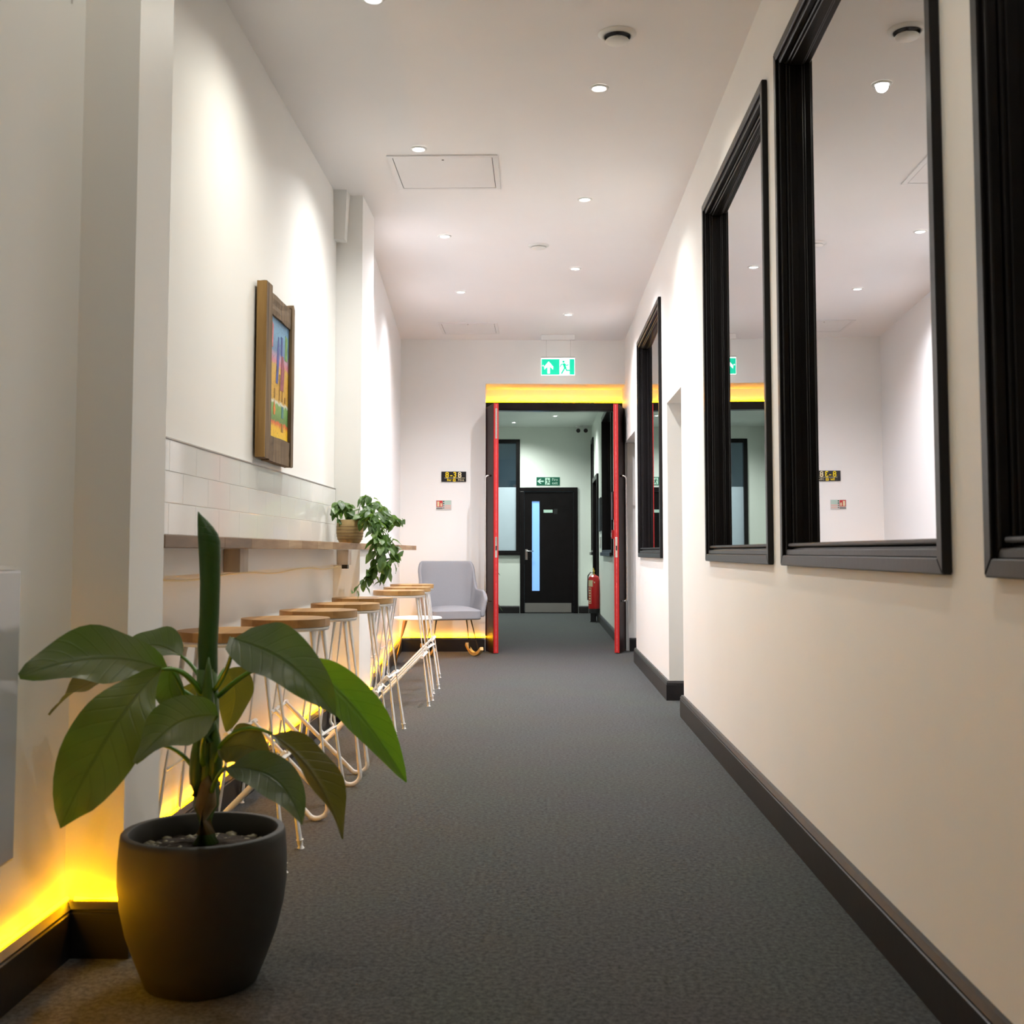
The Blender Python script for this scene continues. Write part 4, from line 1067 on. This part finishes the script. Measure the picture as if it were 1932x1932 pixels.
LV = [  # base, control, tip, side, width, material, petiole start, petiole control
 ((-0.865, 2.700, 0.728), (-0.979, 2.580, 0.807), (-1.117, 2.500, 0.731), (0.10, 0.62, 0.75), 0.135, 'leaf', (-0.794, 2.760, 0.663), (-0.825, 2.720, 0.735)),
 ((-0.857, 2.640, 0.732), (-0.896, 2.460, 0.666), (-0.996, 2.440, 0.426), (0.80, 0.30, -0.50), 0.158, 'leaf_mid', (-0.790, 2.750, 0.652), (-0.813, 2.680, 0.743)),
 ((-1.000, 2.740, 0.707), (-1.086, 2.720, 0.706), (-1.133, 2.700, 0.621), (0.25, 0.75, 0.55), 0.085, 'leaf_olive', (-0.797, 2.770, 0.637), (-0.900, 2.760, 0.722)),
 ((-0.878, 2.860, 0.743), (-0.954, 2.880, 0.806), (-1.046, 2.900, 0.742), (0.05, 0.80, 0.60), 0.105, 'leaf', (-0.796, 2.780, 0.673), (-0.836, 2.850, 0.719)),
 ((-0.683, 2.600, 0.806), (-0.507, 2.440, 0.796), (-0.427, 2.460, 0.654), (0.50, 0.45, 0.72), 0.125, 'leaf', (-0.772, 2.750, 0.664), (-0.697, 2.660, 0.738)),
 ((-0.556, 2.740, 0.742), (-0.425, 2.700, 0.684), (-0.307, 2.720, 0.469), (0.66, 0.40, 0.62), 0.100, 'leaf_backlit', (-0.778, 2.770, 0.637), (-0.671, 2.750, 0.757)),
 ((-0.693, 2.520, 0.647), (-0.753, 2.400, 0.675), (-0.822, 2.380, 0.571), (0.15, 0.58, 0.80), 0.105, 'leaf', (-0.787, 2.750, 0.492), (-0.760, 2.600, 0.595)),
 ((-0.922, 2.780, 0.542), (-0.999, 2.840, 0.507), (-1.068, 2.900, 0.443), (0.40, 0.60, 0.65), 0.070, 'leaf_olive', (-0.793, 2.770, 0.452), (-0.846, 2.780, 0.549)),
 ((-0.741, 2.720, 0.541), (-0.666, 2.640, 0.586), (-0.598, 2.600, 0.542), (0.05, 0.60, 0.80), 0.095, 'leaf_olive', (-0.774, 2.760, 0.454), (-0.762, 2.740, 0.507)),
 ((-0.690, 2.580, 0.526), (-0.527, 2.420, 0.576), (-0.483, 2.400, 0.445), (0.50, 0.55, 0.66), 0.090, 'leaf', (-0.769, 2.750, 0.431), (-0.732, 2.660, 0.497)),
 ((-0.599, 2.620, 0.594), (-0.471, 2.560, 0.557), (-0.425, 2.560, 0.379), (0.52, 0.82, 0.25), 0.088, 'leaf_olive', (-0.768, 2.760, 0.515), (-0.695, 2.680, 0.625)),
 ((-0.846, 2.880, 0.677), (-0.901, 2.940, 0.641), (-0.898, 2.980, 0.545), (0.85, 0.50, 0.10), 0.085, 'leaf_olive', (-0.793, 2.780, 0.617), (-0.816, 2.840, 0.666)),
 ((-0.776, 2.880, 0.711), (-0.740, 2.940, 0.661), (-0.795, 2.970, 0.545), (0.90, 0.40, 0.10), 0.095, 'leaf_olive', (-0.783, 2.780, 0.623), (-0.785, 2.840, 0.692)),
 ((-0.860, 2.720, 0.731), (-0.886, 2.740, 0.678), (-0.832, 2.760, 0.599), (0.75, 0.55, 0.35), 0.070, 'leaf', (-0.793, 2.770, 0.550), (-0.823, 2.760, 0.638)),
]
for i, (b0, c0, t0, sd, wd, mt, ps, pc) in enumerate(LV):
    lf = link_mesh('leaf', leaf_bm(L(b0), L(c0), L(t0), sd, wd, fold=(0.75 if i in (5, 10) else 0.30), ruffle=(0.085 if i in (0, 1, 4, 10) else 0.06), seed=i, nose={0: 0.98, 1: 1.30, 4: 0.62, 5: 0.95, 10: 0.95}.get(i, 0.85)), mt, pl, smooth=True)
    pp = bez(L(ps), L(pc), L(b0), 10)
    link_mesh('petiole', tube(bmesh.new(), pp, [0.0065 - 0.0003*k for k in range(10)], 8), 'petiole', lf, smooth=True)

# ================================================================== TRAILING PLANT ON THE SHELF
t = thing('shelf_pot', 'small ribbed wooden look pot standing on the bar shelf', 'plant pot', (-1.092, 6.70, 1.0462), 0)
prof = [(0, 0), (0.056, 0), (0.062, 0.006), (0.073, 0.030), (0.0775, 0.060), (0.0775, 0.090), (0.074, 0.130), (0.072, 0.134), (0.067, 0.134), (0.066, 0.115), (0, 0.112)]
link_mesh('pot_body', lathe(bmesh.new(), prof, 36), 'pot_wood', t, smooth=50)
bm = bmesh.new()
for z in (0.022, 0.040, 0.058, 0.076, 0.094):
    r_ = 0.0735 if z < 0.03 else (0.077 if z < 0.05 else 0.0782)
    if z > 0.09: r_ = 0.0775
    lathe(bm, [(r_ - 0.001, z - 0.002), (r_ + 0.0012, z), (r_ - 0.001, z + 0.002)], 36)
link_mesh('groove_bands', bm, 'bar_wood_b', t, smooth=True)
link_mesh('soil', lathe(bmesh.new(), [(0, 0.120), (0.0655, 0.116)], 24), 'soil', t)
O = Vector((-1.092, 6.70, 1.16))
tv = thing('trailing_vine', 'trailing green vine plant spilling over the shelf edge', 'plant', tuple(O), 0)
VN = [
 [(-1.072, 6.720, 1.168), (-1.113, 6.720, 1.260), (-1.156, 6.700, 1.290), (-1.182, 6.680, 1.228)],
 [(-1.078, 6.720, 1.168), (-1.131, 6.700, 1.275), (-1.170, 6.680, 1.243), (-1.148, 6.660, 1.167)],
 [(-1.059, 6.720, 1.168), (-1.042, 6.720, 1.245), (-1.018, 6.720, 1.312), (-0.968, 6.720, 1.300)],
 [(-1.050, 6.700, 1.168), (-0.966, 6.660, 1.273), (-0.893, 6.620, 1.226), (-0.836, 6.600, 1.186), (-0.785, 6.580, 1.179)],
 [(-1.050, 6.700, 1.168), (-0.937, 6.550, 1.194), (-0.869, 6.450, 1.117), (-0.818, 6.420, 1.058), (-0.776, 6.420, 1.000)],
 [(-1.050, 6.700, 1.168), (-0.957, 6.500, 1.183), (-0.912, 6.380, 1.087), (-0.902, 6.360, 0.971), (-0.934, 6.360, 0.879), (-1.008, 6.340, 0.787)],
 [(-1.050, 6.700, 1.168), (-0.945, 6.520, 1.208), (-0.880, 6.400, 1.087), (-0.858, 6.380, 0.942), (-0.875, 6.380, 0.832)],
 [(-1.050, 6.700, 1.168), (-0.969, 6.560, 1.224), (-0.895, 6.420, 1.146), (-0.839, 6.360, 1.029), (-0.804, 6.360, 0.942)],
 [(-1.066, 6.720, 1.168), (-0.987, 6.600, 1.240), (-0.921, 6.440, 1.161), (-0.883, 6.340, 1.043), (-0.899, 6.340, 0.919), (-0.955, 6.330, 0.851)],
 [(-1.050, 6.700, 1.168), (-0.990, 6.660, 1.258), (-0.921, 6.600, 1.270), (-0.864, 6.540, 1.193), (-0.837, 6.520, 1.133)],
 [(-1.050, 6.700, 1.168), (-0.987, 6.600, 1.240), (-0.942, 6.500, 1.207), (-0.912, 6.420, 1.131), (-0.860, 6.300, 1.000), (-0.824, 6.300, 0.909)],
]
# one vine leaf, shared by all copies
bmv = leaf_bm((0, 0, 0), (0, 0.030, 0.008), (0, 0.060, -0.010), (1, 0, 0), 0.036, fold=0.2, ruffle=0.03, nose=0.72, n=7, m=4)
m1 = link_mesh('vine_leaf', bmv, 'vine_leaf', tv, smooth=True)
m2 = m1.data.copy(); m2.materials.clear(); m2.materials.append(MATS['vine_leaf_pale'])
rv = random.Random(11); first = True
def catmull(P, n):
    P = [Vector(p) for p in P]; P = [2*P[0]-P[1]] + P + [2*P[-1]-P[-2]]; out = []
    for i in range(1, len(P)-2):
        for k in range(n):
            u = k/n
            out.append(0.5*((2*P[i]) + (-P[i-1]+P[i+1])*u + (2*P[i-1]-5*P[i]+4*P[i+1]-P[i+2])*u*u + (-P[i-1]+3*P[i]-3*P[i+1]+P[i+2])*u**3))
    out.append(P[-2]); return out
for vi, v in enumerate(VN):
    pts = [p - O for p in catmull(v, 6)]
    link_mesh('vine_stem', tube(bmesh.new(), pts, 0.0022, 5), 'petiole', tv, smooth=True)
    for i in range(2, len(pts)):
        if vi < 4 and i % 2 and i < len(pts) - 2: pass
        for rep in range(1 if (i % 3 or vi < 3) else 2):
            c = pts[i]
            # leaves tend to face the aisle and the light, and hang down
            if first: o = m1; first = False
            else:
                o = bpy.data.objects.new('vine_leaf', m1.data if rv.random() < 0.62 else m2); C.objects.link(o); o.parent = tv
            o.location = c + Vector((rv.uniform(-0.008, 0.02), rv.uniform(-0.02, 0.008), rv.uniform(-0.008, 0.008)))
            s = rv.uniform(0.75, 1.35) * (0.75 if i > len(pts) - 4 else 1.0); o.scale = (s, s, s)
            o.rotation_euler = (rv.uniform(-1.5, -0.2), rv.uniform(-0.7, 0.7), rv.uniform(PI*0.45, PI*1.75) if vi > 1 else rv.uniform(0.6*PI, 1.4*PI))

# plant beyond the left red door
t = thing('far_plant_pot', 'dark pot standing behind the left red door', 'plant pot', (-0.80, 14.9, 0), 0)
link_mesh('pot_body', lathe(bmesh.new(), [(0, 0), (0.12, 0), (0.16, 0.12), (0.17, 0.28), (0.165, 0.30), (0.155, 0.30), (0.15, 0.26), (0, 0.25)], 32), 'stone_pot', t, smooth=50)
t = thing('far_plant', 'green leaf tips showing past the left red door', 'plant', (-0.80, 14.9, 0.26), 0)
link_mesh('stem', tube(bmesh.new(), [(0, 0, -0.01), (0.01, 0, 0.3), (0.0, 0, 0.5)], [0.02, 0.015, 0.006], 8), 'stem', t, smooth=True)
for i, (c0, tp, wd, sd) in enumerate((((0.15, 0, 0.62), (0.30, 0.0, 0.43), 0.05, (0.2, 0.5, 0.8)), ((0.16, -0.02, 0.32), (0.27, -0.02, 0.17), 0.10, (0.6, 0.3, 0.7)), ((0.18, 0, 0.20), (0.33, 0, -0.02), 0.045, (0.5, 0.6, 0.3)), ((-0.1, 0.1, 0.6), (-0.25, 0.15, 0.4), 0.09, (0.3, 0.9, 0.2)), ((0.0, -0.15, 0.55), (0.02, -0.28, 0.40), 0.09, (1, 0, 0)), ((-0.12, -0.05, 0.35), (-0.28, -0.1, 0.25), 0.09, (0.2, 0.9, 0.3)))):
    link_mesh('leaf', leaf_bm((0.005, 0, 0.15 + 0.05*i), c0, tp, sd, wd, seed=40 + i, n=12, m=4), 'leaf', t, smooth=True)
